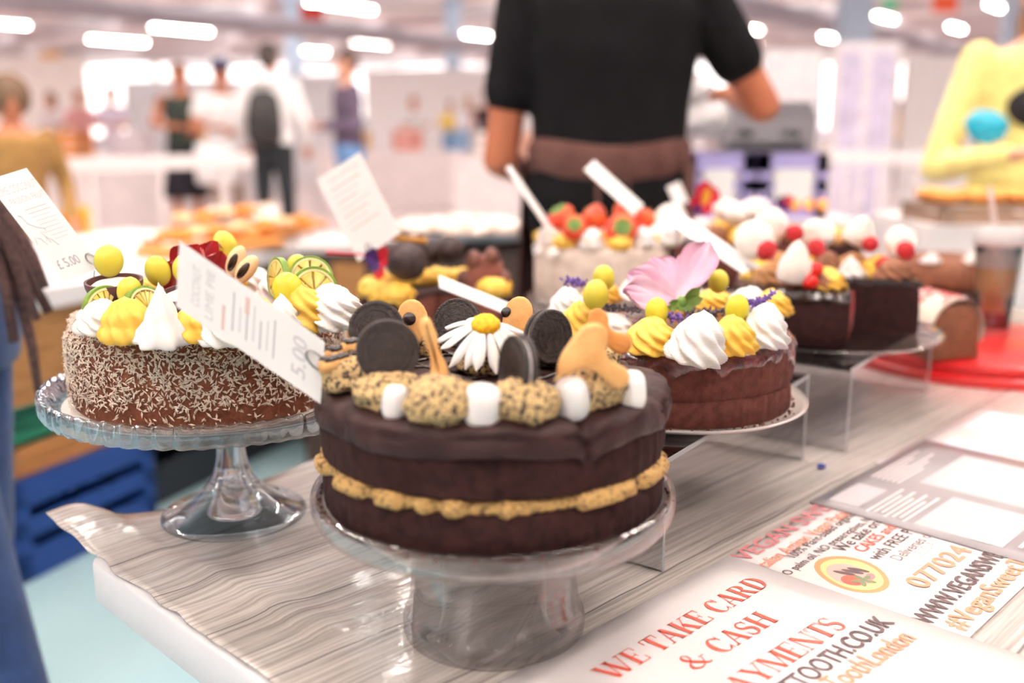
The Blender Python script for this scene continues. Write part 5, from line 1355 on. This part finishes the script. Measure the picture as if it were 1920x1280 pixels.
# the man behind the stall, back to the camera
man = person('person in a black T-shirt and brown apron standing with back turned behind the cakes', (.235, 2.46), PI, 1.80, (186, 112, 80), (15, 13, 16), (15, 16, 22), (34, 26, 24),
    {-1: ((-.375, -.03, 1.185), (-.36, -.26, 1.215)), 1: ((.265, -.02, 1.055), (.18, -.25, 1.0))}, vox=.009, wide=1.06, loose=2.0)
m_ap = cloth_((88, 58, 54), (104, 72, 66))
b = MB()
def apf(u, v, g=0): a = PI * (.80 + 1.2 * u); z = 1.055 - .52 * v; return ((.205 + .02 * v + g) * math.cos(a), (.155 + .02 * v + g) * math.sin(a) + .0, z + .01 * math.sin(u * 40) * v)
b.grid(lambda u, v: apf(1 - u, v, .004 + .006 * math.sin(u * 50) * v), 60, 20); b.grid(lambda u, v: apf(u, v, .001 + .006 * math.sin((1 - u) * 50) * v), 60, 20)
b.build('apron_skirt', m_ap, man, split=None)
b = MB()
b.lathe([(.184, 1.015), (.192, 1.03), (.192, 1.085), (.184, 1.10)], 60, lambda th, k, r, z: (r * (1 + .012 * math.sin(9 * th)), z + .008 * math.sin(3 * th)))
b.v = [(x * 1.03, y * .78, z) for x, y, z in b.v]; b.build('apron_waistband', m_ap, man, split=None)
MB().tube([(.02, .155, 1.05), (.04, .17, 1.0), (.035, .165, .9), (.05, .17, .8)], .008, 8, flat=.4).tube([(-.02, .155, 1.05), (-.035, .17, .98), (-.03, .165, .86)], .008, 8, flat=.4).build('apron_ties', m_ap, man)
# person at the left edge: jeans, lilac shirt, dreadlocks
drd = person('person in blue jeans and lilac shirt with long dreadlocks at the left edge', (-.865, 1.42), PI / 2, 1.72, SK3, (232, 218, 240), (46, 64, 104), (44, 30, 32), sleeve='short', vox=.01,
    legpose={-1: ((-.12, -.10, .50), (-.16, -.20, .075)), 1: ((.10, .02, .48), (.11, .12, .075))}, arms={-1: ((-.27, .10, 1.12), (-.24, .10, .88)), 1: ((.27, .10, 1.12), (.24, .08, .88))}, lean=-.16)
m_dread = mat('dreadlock', (66, 44, 44), .8, (92, 64, 60), 120, .8, 200)
for k, pts in enumerate((((-140, 120), (-70, 260), (0, 400), (45, 500), (92, 585)), ((-150, 160), (-80, 300), (-6, 450), (38, 560), (60, 650), (74, 745)), ((-150, 130), (-85, 270), (-14, 410), (28, 490), (55, 560), (70, 600)),
                         ((-160, 150), (-90, 300), (-25, 430), (10, 530), (26, 640)), ((-150, 100), (-60, 270), (10, 395), (60, 480), (84, 540)))):
    MB().tube([bone(drd, py(x, y, 1.36 - .01 * k + .03 * (j == 0))) for j, (x, y) in enumerate(pts)], [.011, .010, .009, .008, .007, .005][:len(pts)], 8).build('dreadlock', m_dread, drd, split=None)
# person in the yellow coat on the right
yel = person('person in a long yellow coat working at the right edge', (1.86, 3.62), -.25, 1.70, SK2, (238, 214, 136), (242, 220, 150), (120, 84, 56),
    {-1: ((-.33, -.08, .99), (-.13, -.30, 1.04)), 1: ((.28, -.02, 1.02), (.06, -.30, 1.05))}, 'long', .40, vox=.011, wide=1.15, loose=2.4, hairstyle='long')
MB().ell((-.02, -.135, 1.20), (.11, .03, .075), 20, 12).build('black_panel', cloth_((42, 40, 42)), yel, split=None)
b = MB(); b.ell((0, 0, 0), (.062, .04, .05), 24, 16, disp=lambda q: .2 * nz(q, 3) + .5 * max(0, -q.x * .7 + q.z * .7 - .55))
o = b.build('piping_bag', mat('turquoise_plastic', (24, 176, 206), .25, coat=.4), loc=py(1852, 240, 3.22), split=None); tag(o, 'bright turquoise pouch held by the person in yellow', 'pouch')
def at_head(px, ytop, H):
    e = math.atan((640 - ytop) / FPX) - PITCH; Y = (H - CAM.z) / math.tan(e); p = py(px, ytop, Y); return (p.x, p.y)
FOLD = {-1: ((-.27, -.02, 1.15), (-.05, -.24, 1.12)), 1: ((.27, -.02, 1.15), (.08, -.24, 1.08))}
HOLD = {-1: ((-.27, 0, 1.13), (-.16, -.28, 1.13)), 1: ((.27, 0, 1.13), (.16, -.28, 1.13))}
crowd = [
 ('person in a dark sleeveless top and black skirt looking down among the crowd', 335, 118, 1.72, .5, SK1, (58, 66, 60), (40, 38, 44), (120, 74, 48), FOLD, 'none', .45, 'bun'),
 ('person in a white T-shirt and navy cap with folded arms', 412, 112, 1.72, .3, SK1, (248, 244, 244), (170, 150, 140), (50, 40, 40), FOLD, 'short', 0, 'cap'),
 ('person in a white hooded top wearing a dark backpack', 502, 80, 1.82, PI, SK2, (252, 248, 248), (44, 48, 52), (60, 50, 48), None, 'long', 0, 'short'),
 ('person in a plum grey jumper with arms bent, facing the white hooded one', 648, 92, 1.80, -1.1, SK2, (98, 84, 104), (110, 150, 200), (84, 66, 60), HOLD, 'long', 0, 'short'),
 ('person in a dusty pink shirt at the far left of the crowd', 148, 170, 1.66, .9, SK2, (222, 160, 162), (210, 190, 190), (170, 96, 60), HOLD, 'short', 0, 'short'),
 ('person in a pale top and dark skirt beside the pink shirt', 92, 172, 1.66, -.6, SK2, (240, 220, 222), (52, 50, 66), (130, 84, 60), None, 'short', .5, 'long'),
 ('person in a lilac shirt behind the pink one', 205, 160, 1.72, -.4, SK2, (222, 212, 238), (230, 222, 232), (160, 92, 62), HOLD, 'short', 0, 'short'),
 ('person in a mint white top with violet trousers, middle distance', 776, 182, 1.68, .7, SK2, (236, 246, 244), (128, 110, 140), (176, 92, 60), HOLD, 'short', 0, 'bun'),
 ('person in a black vest beside the large man, middle distance', 915, 163, 1.70, PI, SK1, (56, 54, 66), (200, 190, 196), (128, 92, 70), None, 'none', 0, 'short'),
 ('person in a pale blue white shirt next to the black vest', 878, 180, 1.68, PI, SK2, (240, 240, 250), (214, 204, 206), (190, 150, 120), None, 'short', 0, 'long'),
 ('person in a coral top behind the plum jumper', 728, 205, 1.55, .2, SK2, (244, 170, 158), (200, 110, 100), (150, 100, 70), HOLD, 'short', .4, 'long'),
 ('person in a beige top between the hooded and the plum one', 585, 196, 1.55, .1, SK2, (236, 206, 186), (206, 150, 120), (230, 210, 196), HOLD, 'short', 0, 'long'),
 ('person in a yellow shirt deep in the hall, left of the black vest', 845, 190, 1.66, .4, SK2, (244, 210, 80), (110, 140, 190), (120, 80, 60), HOLD, 'short', 0, 'short'),
 ('person in a teal top deep in the hall beside the plum jumper', 690, 200, 1.64, -.5, SK1, (110, 170, 176), (230, 220, 216), (70, 50, 46), HOLD, 'short', 0, 'long'),
 ('person in a peach dress deep in the hall between cap and hooded top', 455, 185, 1.62, .2, SK2, (250, 206, 186), (246, 196, 176), (170, 120, 84), HOLD, 'short', .4, 'long'),
 ('person in a pale green shirt far left behind the dusty pink one', 255, 190, 1.66, .6, SK1, (206, 226, 206), (150, 150, 170), (90, 62, 52), HOLD, 'short', 0, 'short'),
 ('person in a mustard top far behind the lilac panel', 1692, 186, 1.62, .3, SK1, (212, 170, 60), (90, 80, 84), (70, 46, 44), HOLD, 'short', 0, 'long'),
 ('person in a violet top at the far crates', 1492, 215, 1.55, .2, SK1, (130, 104, 180), (90, 86, 110), (62, 44, 44), HOLD, 'short', 0, 'short'),
 ('curly brown haired person in a khaki jacket at the left edge of the crowd', 14, 148, 1.34, .6, SK1, (146, 110, 64), (150, 132, 100), (96, 70, 48), None, 'long', 0, 'curly'),
]
CR_ = {}
for lb, px, yt, H, rz, sk, sh, tr, ha, ar, sl, skt, hs in crowd:
    CR_[px] = person(lb, at_head(px, yt, H), rz, H, sk, sh, tr, ha, ar, sl, skt, None, hs, .02 if H > 1.4 else .014, group='visitors of the hall')
hd_ = CR_[502]
bp = thing('backpack', 'dark grey backpack on the white hooded back', 'backpack', (hd_.location.x - .02, hd_.location.y - .17, 0))
b = MB(); b.loft([(.98, .12, .06, 0, 0), (1.05, .15, .09, 0, -.02), (1.2, .15, .10, 0, -.02), (1.36, .13, .08, 0, 0), (1.42, .07, .05, 0, .01)], 20); b.build('bag_body', cloth_((64, 62, 62)), bp, split=None)
b = MB(); b.loft([(1.02, .09, .04, 0, -.09), (1.12, .10, .045, 0, -.1), (1.19, .08, .03, 0, -.09)], 16); b.build('front_pocket', cloth_((54, 52, 52)), bp, split=None)
for q in (-1, 1): MB().tube([(q * .08, .06, 1.4), (q * .12, .12, 1.48), (q * .14, .28, 1.44), (q * .14, .34, 1.2), (q * .12, .16, 1.02)], .02, 8, flat=.35).build('strap', cloth_((54, 52, 52)), bp)
MB().ell((0, .10, 1.50), (.13, .08, .07), 20, 12, disp=lambda q: .12 * nz(q, 3)).build('hood', cloth_((252, 248, 248)), hd_, split=None).location = (0, -.02, 0)
c4 = CR_[412]
tb = thing('tote_bag', 'white tote bag hanging in front of the person with the navy cap', 'bag', (c4.location.x + .02, c4.location.y - .32, 0))
b = MB(); b.loft([(.62, .19, .05, 0, 0), (.66, .205, .07, 0, 0), (.85, .205, .06, 0, 0), (.98, .195, .03, 0, 0)], 20); b.build('bag_body', cloth_((244, 236, 236)), tb, split=None)
MB().tube([(-.1, 0, .96), (-.08, .04, 1.12), (0, .06, 1.2), (.08, .04, 1.12), (.1, 0, .96)], .01, 8).build('handle', cloth_((244, 236, 236)), tb)
bake()

# ================================================================== THE STALLS BEHIND
m_wood = mat('stall_wood', (176, 126, 76), .7, (150, 100, 56), 12, .3, 40, stretch=(1, 1, 8)); m_board = mat('bread_board', (226, 158, 88), .6, (206, 132, 62), 20, stretch=(1, 6, 1))
m_white = mat('white_laminate', (238, 230, 230), .5); m_lino = mat('table_linen', (248, 236, 234), .8, (238, 226, 226), 6)
m_pastry = mat('golden_pastry', (238, 168, 82), .55, (214, 130, 50), 50, .5, 120, bdist=.006); m_past2 = mat('pale_pastry', (244, 212, 176), .6, (230, 180, 130), 50, .4, 120)
# bakery table on the left
E0 = Vector((-1.40, 1.86, 0)); ea = math.atan2(1.12, .47)
bt = thing('bakery_table', 'white edged bakery table with wooden front behind the coconut cake', 'table', (E0.x, E0.y, 0), ea)
MB().box((.93, .45, .715), (1.86, .9, .05)).build('table_top', m_white, bt, smooth=False)
for x0, x1, m in ((.0, .42, m_wood), (.43, .86, m_wood), (.87, 1.30, m_wood), (1.31, 1.85, mat('dark_board', (66, 50, 46), .7))):
    MB().box(((x0 + x1) / 2, .03, .575), (x1 - x0, .02, .23)).build('front_plank', m, bt, smooth=False)
for x, y in ((.05, .05), (1.8, .05), (.05, .85), (1.8, .85)): MB().box((x, y, .345), (.05, .05, .69)).build('leg', mat('dark_board', (0, 0, 0)), bt, smooth=False)
MB().box((.93, .86, .36), (1.7, .02, .45)).build('back_board', mat('dark_board', (0, 0, 0)), bt, smooth=False)
def boards(label, px, pyy, z, w_, d, rz, n=2):
    p = pz(px, pyy, z); o = MB()
    q = [(-w_ / 2, -d / 2), (w_ / 2, -d / 2), (w_ / 2, d / 2), (-w_ / 2, d / 2)]
    pl = []
    for i in range(4):
        a = Vector(q[i - 1]); b_ = Vector(q[i]); c = Vector(q[(i + 1) % 4]); pl += [tuple(b_ + (a - b_).normalized() * .02), tuple(b_ + (c - b_).normalized() * .02)]
    o.prism(pl, .022, lambda x, y, zz: (x, y, zz + .011), .004)
    o = o.build('wooden_board', m_board, loc=(p.x, p.y, z)); o.rotation_euler = (0, 0, rz); tag(o, label, 'board', 'wooden boards on the bakery table'); return o
b1 = boards('long wooden board at the front of the bakery table', 400, 470, .741, .46, .22, 1.0); b2 = boards('wooden board stacked on the long front board', 480, 440, .764, .40, .22, 1.1); b3 = boards('wooden board at the rear of the bakery table', 520, 425, .741, .3, .3, .8)
def pastry(label, c, kind, k, group):
    t = thing('pastry', label, 'pastry', c, group=group); t.rotation_euler = (0, 0, k * 1.3)
    m = mat('pale_sponge', (246, 224, 212), .6, (238, 206, 186), 50) if 'round tray' in group else (m_pastry, m_past2)[k % 2]
    if kind == 'crescent':
        pts = [(.055 * math.cos(a), .04 * math.sin(a) - .02, .016) for a in [PI * (i / 10) for i in range(11)]]
        b = MB(); b.tube(pts, [.006, .011, .015, .018, .021, .022, .021, .018, .015, .011, .006], 12); b.build('crust', m, t, split=None)
        b = MB()
        for i in (3, 5, 7): p = Vector(pts[i]); d = (Vector(pts[i + 1]) - Vector(pts[i - 1])).normalized(); b.tube([p - d * .003, p + d * .003], .0235, 12)
        b.build('crust_ridges', m_pastry, t)
    else:
        MB().ell((0, 0, .018), (.045, .034, .02), 20, 12, disp=lambda q: .08 * nz(q + Vector((k, 0, 0)), 2.5)).build('crust', m, t, split=None)
        MB().ell((0, 0, .034), (.024, .018, .006), 14, 8).build('filling', mat('icing_pale', (250, 234, 228), .5) if 'round tray' in group else mat('apricot', (248, 190, 80), .35, coat=.4), t, split=None)
    return t
PG = 'pastries on the bakery table'
for k in range(12):
    px = 330 + (k % 7) * 40 + 12 * (k // 7); yy = 452 - (k % 7) * 5 - 34 * (k // 7); p = pz(px, yy, .788)
    pastry('golden pastry lying among the others on the wooden boards of the bakery table', p, ('crescent', 'bun')[k % 2], k, PG)
def easel(label, px, pyy, Y, w_, h_, tilt=-.3):
    o = MB().box((0, 0, h_ / 2), (w_, .004, h_)).build('table_sign', m_card, loc=pz(px, pyy, .742), smooth=False)
    t = thing('table_sign', label, 'sign', o.location); o.name = 'sign_card'; o.parent = t; o.location = (0, 0, 0); o.rotation_euler = (tilt, 0, 0)
    MB().box((0, .02, .012), (w_ * .7, .05, .024)).build('sign_foot', m_wood, t, smooth=False)
    for i in range(3): l = MB().box((0, -.0025, h_ * (.3 + .2 * i)), (w_ * .7, .0008, h_ * .05)).build('printed_line', m_ink, o, smooth=False)
easel('white sign among the pastries under the hooded person', 500, 425, 3.35, .10, .09)
easel('white sign beside the pastries near the tote bag', 410, 430, 3.4, .09, .09); easel('white sign lying low at the left of the pastries', 285, 462, 2.9, .10, .05, -.7)
# crates below the bakery table
def crate(label, c, w_, d, h, rz, col, slots=4, name='crate', cat='crate', group=None):
    m = mat('crate_%d_%d_%d' % col, col, .5)
    t = thing(name, label, cat, c, rz, group); th = .012
    MB().box((0, 0, th / 2), (w_, d, th)).build('base', m, t, smooth=False)
    for sx in (-1, 1):
        for z0, z1 in ((th, h * .3), (h * .42, h * .6), (h * .72, h)): MB().box((sx * (w_ - th) / 2, 0, (z0 + z1) / 2), (th, d, z1 - z0)).build('side_slat', m, t, smooth=False)
    for sy in (-1, 1):
        for z0, z1 in ((th, h * .3), (h * .42, h * .6), (h * .72, h)): MB().box((0, sy * (d - th) / 2, (z0 + z1) / 2), (w_, th, z1 - z0)).build('side_slat', m, t, smooth=False)
    for sx in (-1, 1):
        for sy in (-1, 1): MB().box((sx * (w_ / 2 - .02), sy * (d / 2 - .02), h / 2), (.04, .04, h)).build('corner_post', m, t, smooth=False)
    return t
crate('deep blue plastic crate on the floor under the bakery table', (-1.30, 2.62, 0), .48, .34, .27, ea, (20, 58, 128))
crate('shallow wooden tray stacked on the blue crate', (-1.31, 2.62, .271), .46, .32, .07, ea, (196, 130, 74))
crate('green plastic crate stacked above the wooden tray', (-1.33, 2.63, .342), .44, .30, .11, ea, (40, 132, 104))
crate('added black crate in place of the shade under the bakery table', (-1.205, 3.10, 0), .4, .4, .42, ea, (30, 32, 40))  # black box stands in for the darkness under the table
crate('second added black crate in place of the shade, further right', (-1.035, 3.507, 0), .4, .4, .42, ea, (34, 32, 36))  # another black box for the same under-table darkness
# round tray stand in the middle
tp = pz(865, 446, .77); tp.y += .24
rt = thing('round_serving_stand', 'round grey metal tray on a dark drum between the truffle cake and the man', 'serving stand', (tp.x, tp.y, 0))
MB().lathe([(1e-4, .755), (.27, .755), (.285, .765), (.29, .785), (.284, .785), (.275, .768), (1e-4, .764)], 60).build('tray', mat('tray_metal', (170, 164, 168), .3, metal=.7), rt)
MB().lathe([(1e-4, 0), (.22, 0), (.24, .02), (.24, .72), (.2, .754), (1e-4, .754)], 40).build('drum', mat('dark_board', (0, 0, 0)), rt)
for k in range(26):
    a = k * 2.4; r = .05 * math.sqrt(k); r = min(r, .23)
    pastry('small pale cake piece heaped on the round grey tray', (tp.x + r * math.cos(a), tp.y + r * math.sin(a), .768 + .022 * max(0, 1 - r / .16)), 'bun', 1 + 2 * k, 'cake pieces on the round tray')
t = thing('storage_cabinet', 'dark brown wooden cabinet between the bakery table and the round tray', 'cabinet', (-.575, 3.36, 0), 0)
m_db = mat('dark_walnut', (58, 42, 38), .6, (74, 54, 46), 14, .3, 60, stretch=(1, 1, .2))
MB().box((0, 0, .37), (.22, .4, .74)).build('carcass', m_db, t, smooth=False); MB().box((0, 0, .752), (.22, .42, .024)).build('worktop', mat('worktop_grey', (206, 196, 194), .5), t, smooth=False)
for q in (-1, 1):
    dr = MB().box((q * .054, -.208, .37), (.1, .016, .68)).build('door', m_wood if q > 0 else m_db, t, smooth=False); MB().tube([(q * .015, -.22, .4), (q * .015, -.22, .5)], .006, 8).build('handle', m_wire, dr)
# clothed tables and their goods
def clothed(label, x0, x1, y0, y1, h, m=None):
    t = thing('clothed_table', label, 'table', ((x0 + x1) / 2, (y0 + y1) / 2, 0)); w_ = x1 - x0; d = y1 - y0
    MB().box((0, 0, h - .015), (w_, d, .03)).build('table_top', m_white, t, smooth=False)
    b = MB(); n = 120
    def fn(u, v):
        P_ = [(-w_ / 2, -d / 2), (w_ / 2, -d / 2), (w_ / 2, d / 2), (-w_ / 2, d / 2), (-w_ / 2, -d / 2)]; q = u * 4; i = min(3, int(q)); a = Vector(P_[i]).lerp(Vector(P_[i + 1]), q - i)
        k = 1 + (.012 + .02 * v * abs(math.sin(u * 90))) / max(.3, min(w_, d)); return (a.x * k, a.y * k, h + .002 - v * (h + .001))
    b.grid(fn, n, 8); b.build('cloth_skirt', m or m_lino, t, split=None)
    MB().box((0, 0, h + .002), (w_ + .02, d + .02, .004)).build('cloth_top', m or m_lino, t, smooth=False)
    return t
clothed('white clothed table in front of the person in yellow', 1.18, 2.3, 2.78, 3.25, .86)
clothed('white clothed table carrying the lilac crates', .50, 1.16, 3.35, 3.9, .82)
for i, (x, lb) in enumerate(((.70, 'lilac crate with a white notice, behind the man'), (.95, 'lilac crate on the table edge, right of the other'))):
    c = crate(lb, (x, 3.55, .825), .235, .3, .22, 0, (176, 164, 218)); MB().box((.0, -.153, .11), (.13 if i else .10, .003, .12)).build('paper_notice', m_card, c, smooth=False); MB().box((0, 0, .11), (.20, .265, .17)).build('white_gap_filler', m_lino, c, smooth=False)  # white inner box added so the dark slat gaps show lighter
for k, (px, pyy, Y, r) in enumerate(((1300, 175, 3.5, .075), (1330, 225, 3.45, .07), (1280, 236, 3.6, .06))):
    o = MB().ell((0, 0, 0), (r, r * .8, r * .9), 24, 16, disp=lambda q: .35 * nz(q + Vector((k * 3, 0, 0)), 2.6) + .12 * nz(q, 7)).build('plastic_bag', mat('crumpled_plastic', (240, 234, 236), .15, trans=.35, coat=.5), split=None)
    p = py(px, pyy, Y); o.location = p
    tag(o, ['topmost crumpled clear plastic bag beside the bare elbow', 'crumpled clear bag below the topmost one', 'crumpled bag half behind the black shirt'][k], 'bag', 'crumpled bags on the lilac crates')
t = thing('coffee_machine', 'silver coffee machine on the lilac crates under the raised elbow', 'coffee machine', (.88, 3.62, 1.047))
MB().box((0, 0, .07), (.34, .22, .14)).build('housing', mat('steel_grey', (196, 190, 196), .2, metal=.8), t, smooth=False); MB().box((0, -.02, .155), (.30, .2, .03)).build('cup_rail', mat('steel_grey', (0, 0, 0)), t, smooth=False)
for x in (-.08, .08): MB().tube([(x, -.11, .07), (x, -.16, .06), (x, -.2, .06)], .012, 8).build('spout_handle', mat('black_plastic', (40, 36, 38), .4), t)
MB().box((0, -.112, .02), (.26, .05, .02)).build('drip_tray', mat('black_plastic', (0, 0, 0)), t, smooth=False)
bx = py(1840, 470, 2.92)
crate('low wooden box under the yellow pastries at the right', (1.36, 2.93, .865), .34, .24, .05, .1, (170, 140, 120))
for k in range(9): pastry('yellow pastry on the low wooden box in front of the yellow coat', (1.25 + .11 * (k % 3), 2.87 + .065 * (k // 3), .918), 'bun', k * 2, 'yellow pastries on the wooden box')
for k in range(3): pastry('golden pastry lying at the far right of the white table', (1.56 + .1 * k, 2.9 + .03 * k, .866), 'crescent', k * 2, 'golden pastries on the white table')
# partition panels, rail, signs
def panel(label, px, w_, ytop, Y, col, stripes=0):
    p = py(px, ytop, Y); t = thing('partition_panel', label, 'panel', (p.x, p.y, 0)); h = p.z
    MB().box((0, 0, h / 2), (w_, .03, h)).build('board', cloth_(col), t, smooth=False)
    for q in (-1, 1): MB().box((q * w_ / 2, 0, h / 2), (.03, .05, h)).build('upright', m_white, t, smooth=False)
    for i in range(stripes): MB().box((w_ * (-.25 + .5 * i), -.02, h * .55), (w_ * .34, .01, h * .8)).build('poster_strip', cloth_((206, 198, 222)), t, smooth=False)
panel('white display panel right of the raised elbow', 1490, .50, 92, 9, (236, 232, 240)); panel('tall lilac display panel with two strips', 1628, .46, 78, 7.6, (228, 220, 234), 2); panel('bright white wide panel left of the yellow coat', 1790, 1.1, 105, 12, (252, 248, 246))
panel('pale grey blue panel behind the black topped person', 380, 2.6, 150, 17, (226, 230, 238)); panel('peach panel at the far left under the orange sign', 60, 1.9, 105, 19, (252, 228, 220)); panel('pale rose panel behind the plum jumper', 820, 3.4, 130, 24, (246, 234, 232))
panel('white far panel left of the man', 1100, 3.0, 120, 22, (250, 244, 242)); panel('white far panel behind the hooded person', 560, 1.6, 140, 20, (240, 240, 246))
def rail(label, a, b_, z, r=.03):
    t = thing('barrier_rail', label, 'rail', (a.x, a.y, 0)); d = Vector((b_.x - a.x, b_.y - a.y, 0))
    MB().box(d / 2 + Vector((0, 0, z)), (d.length, .05, .08), rotm(rz=math.atan2(d.y, d.x))).build('top_bar', m_white, t, smooth=False)
    for k in range(4): p = d * ((k + .5) / 4); MB().tube([(p.x, p.y, 0), (p.x, p.y, z - .04)], .018, 8).tube([(p.x, p.y, 0), (p.x, p.y, .012)], .08, 12).build('post', m_white, t)
rail('white barrier rail in front of the crowd on the left', py(-60, 322, 5.0), py(470, 285, 6.2), .93); rail('white counter rail across the lilac panel', py(1490, 285, 7.0), py(1760, 285, 6.6), .93)
def hang(label, px, pyy, Y, w_, h_, col):
    p = py(px, pyy, Y); t = thing('hanging_sign', label, 'sign', p)
    MB().box((0, 0, 0), (w_, .05, h_)).build('board', mat('sign_%d_%d_%d' % col, col, .5), t, smooth=False)
    for q in (-1, 1): MB().tube([(q * w_ * .4, 0, h_ / 2), (q * w_ * .4, 0, 4.45 - p.z)], .01, 6).build('cord', m_beam, t)
hang('red sign hanging among the tube lights', 585, 28, 20, .45, .4, (232, 70, 52)); hang('small orange sign above the far left crowd', 94, 103, 18.5, .35, .12, (240, 180, 110)); hang('orange sign under the ceiling at the far right', 1772, 6, 18, .42, .3, (236, 96, 56)); hang('small green exit sign under the ceiling', 1668, 8, 22, .3, .25, (90, 200, 150))
# far stalls with goods
for k, (px, yy, w_, cols) in enumerate(((230, 300, 2.2, ((240, 150, 60), (236, 220, 226), (250, 190, 90))), (760, 285, 2.4, ((248, 190, 60), (240, 150, 130), (120, 170, 210))), (1010, 300, 1.8, ((250, 236, 230), (240, 180, 150), (250, 220, 120))), (1560, 262, 1.6, ((244, 190, 170), (190, 180, 220), (250, 236, 230))))):
    p = pz(px, yy, .78); x0 = p.x - w_ / 2
    clothed(['far white stall behind the orange goods on the left', 'far white stall with yellow goods, middle distance', 'far white stall beside the large man', 'far white stall behind the lilac panel'][k], x0, x0 + w_, p.y, p.y + .7, .8)
    for j, c in enumerate(cols):
        crate(['%s crate on the far %s stall' % (n, ('left', 'middle', 'man side', 'panel side')[k]) for n in ('first', 'second', 'third')][j], (x0 + w_ * (.2 + .3 * j), p.y + .3, .805), .38, .3, .26, .2 * j, c)
t = thing('floor_sign', 'orange and yellow floor sign standing behind the left price card', 'sign', (pz(130, 420, .0).x * 0 + py(132, 360, 5.2).x, 5.2, 0), .3)
for s_, a in ((-1, .18), (1, -.18)): o = MB().box((0, 0, .36), (.24, .015, .72), top=(.7, 1)).build('sign_leaf', mat('sign_orange', (244, 150, 50), .5) if s_ < 0 else mat('sign_yellow', (250, 206, 70), .5), t, smooth=False); o.rotation_euler = (a, 0, 0); o.location = (0, s_ * .13, 0)
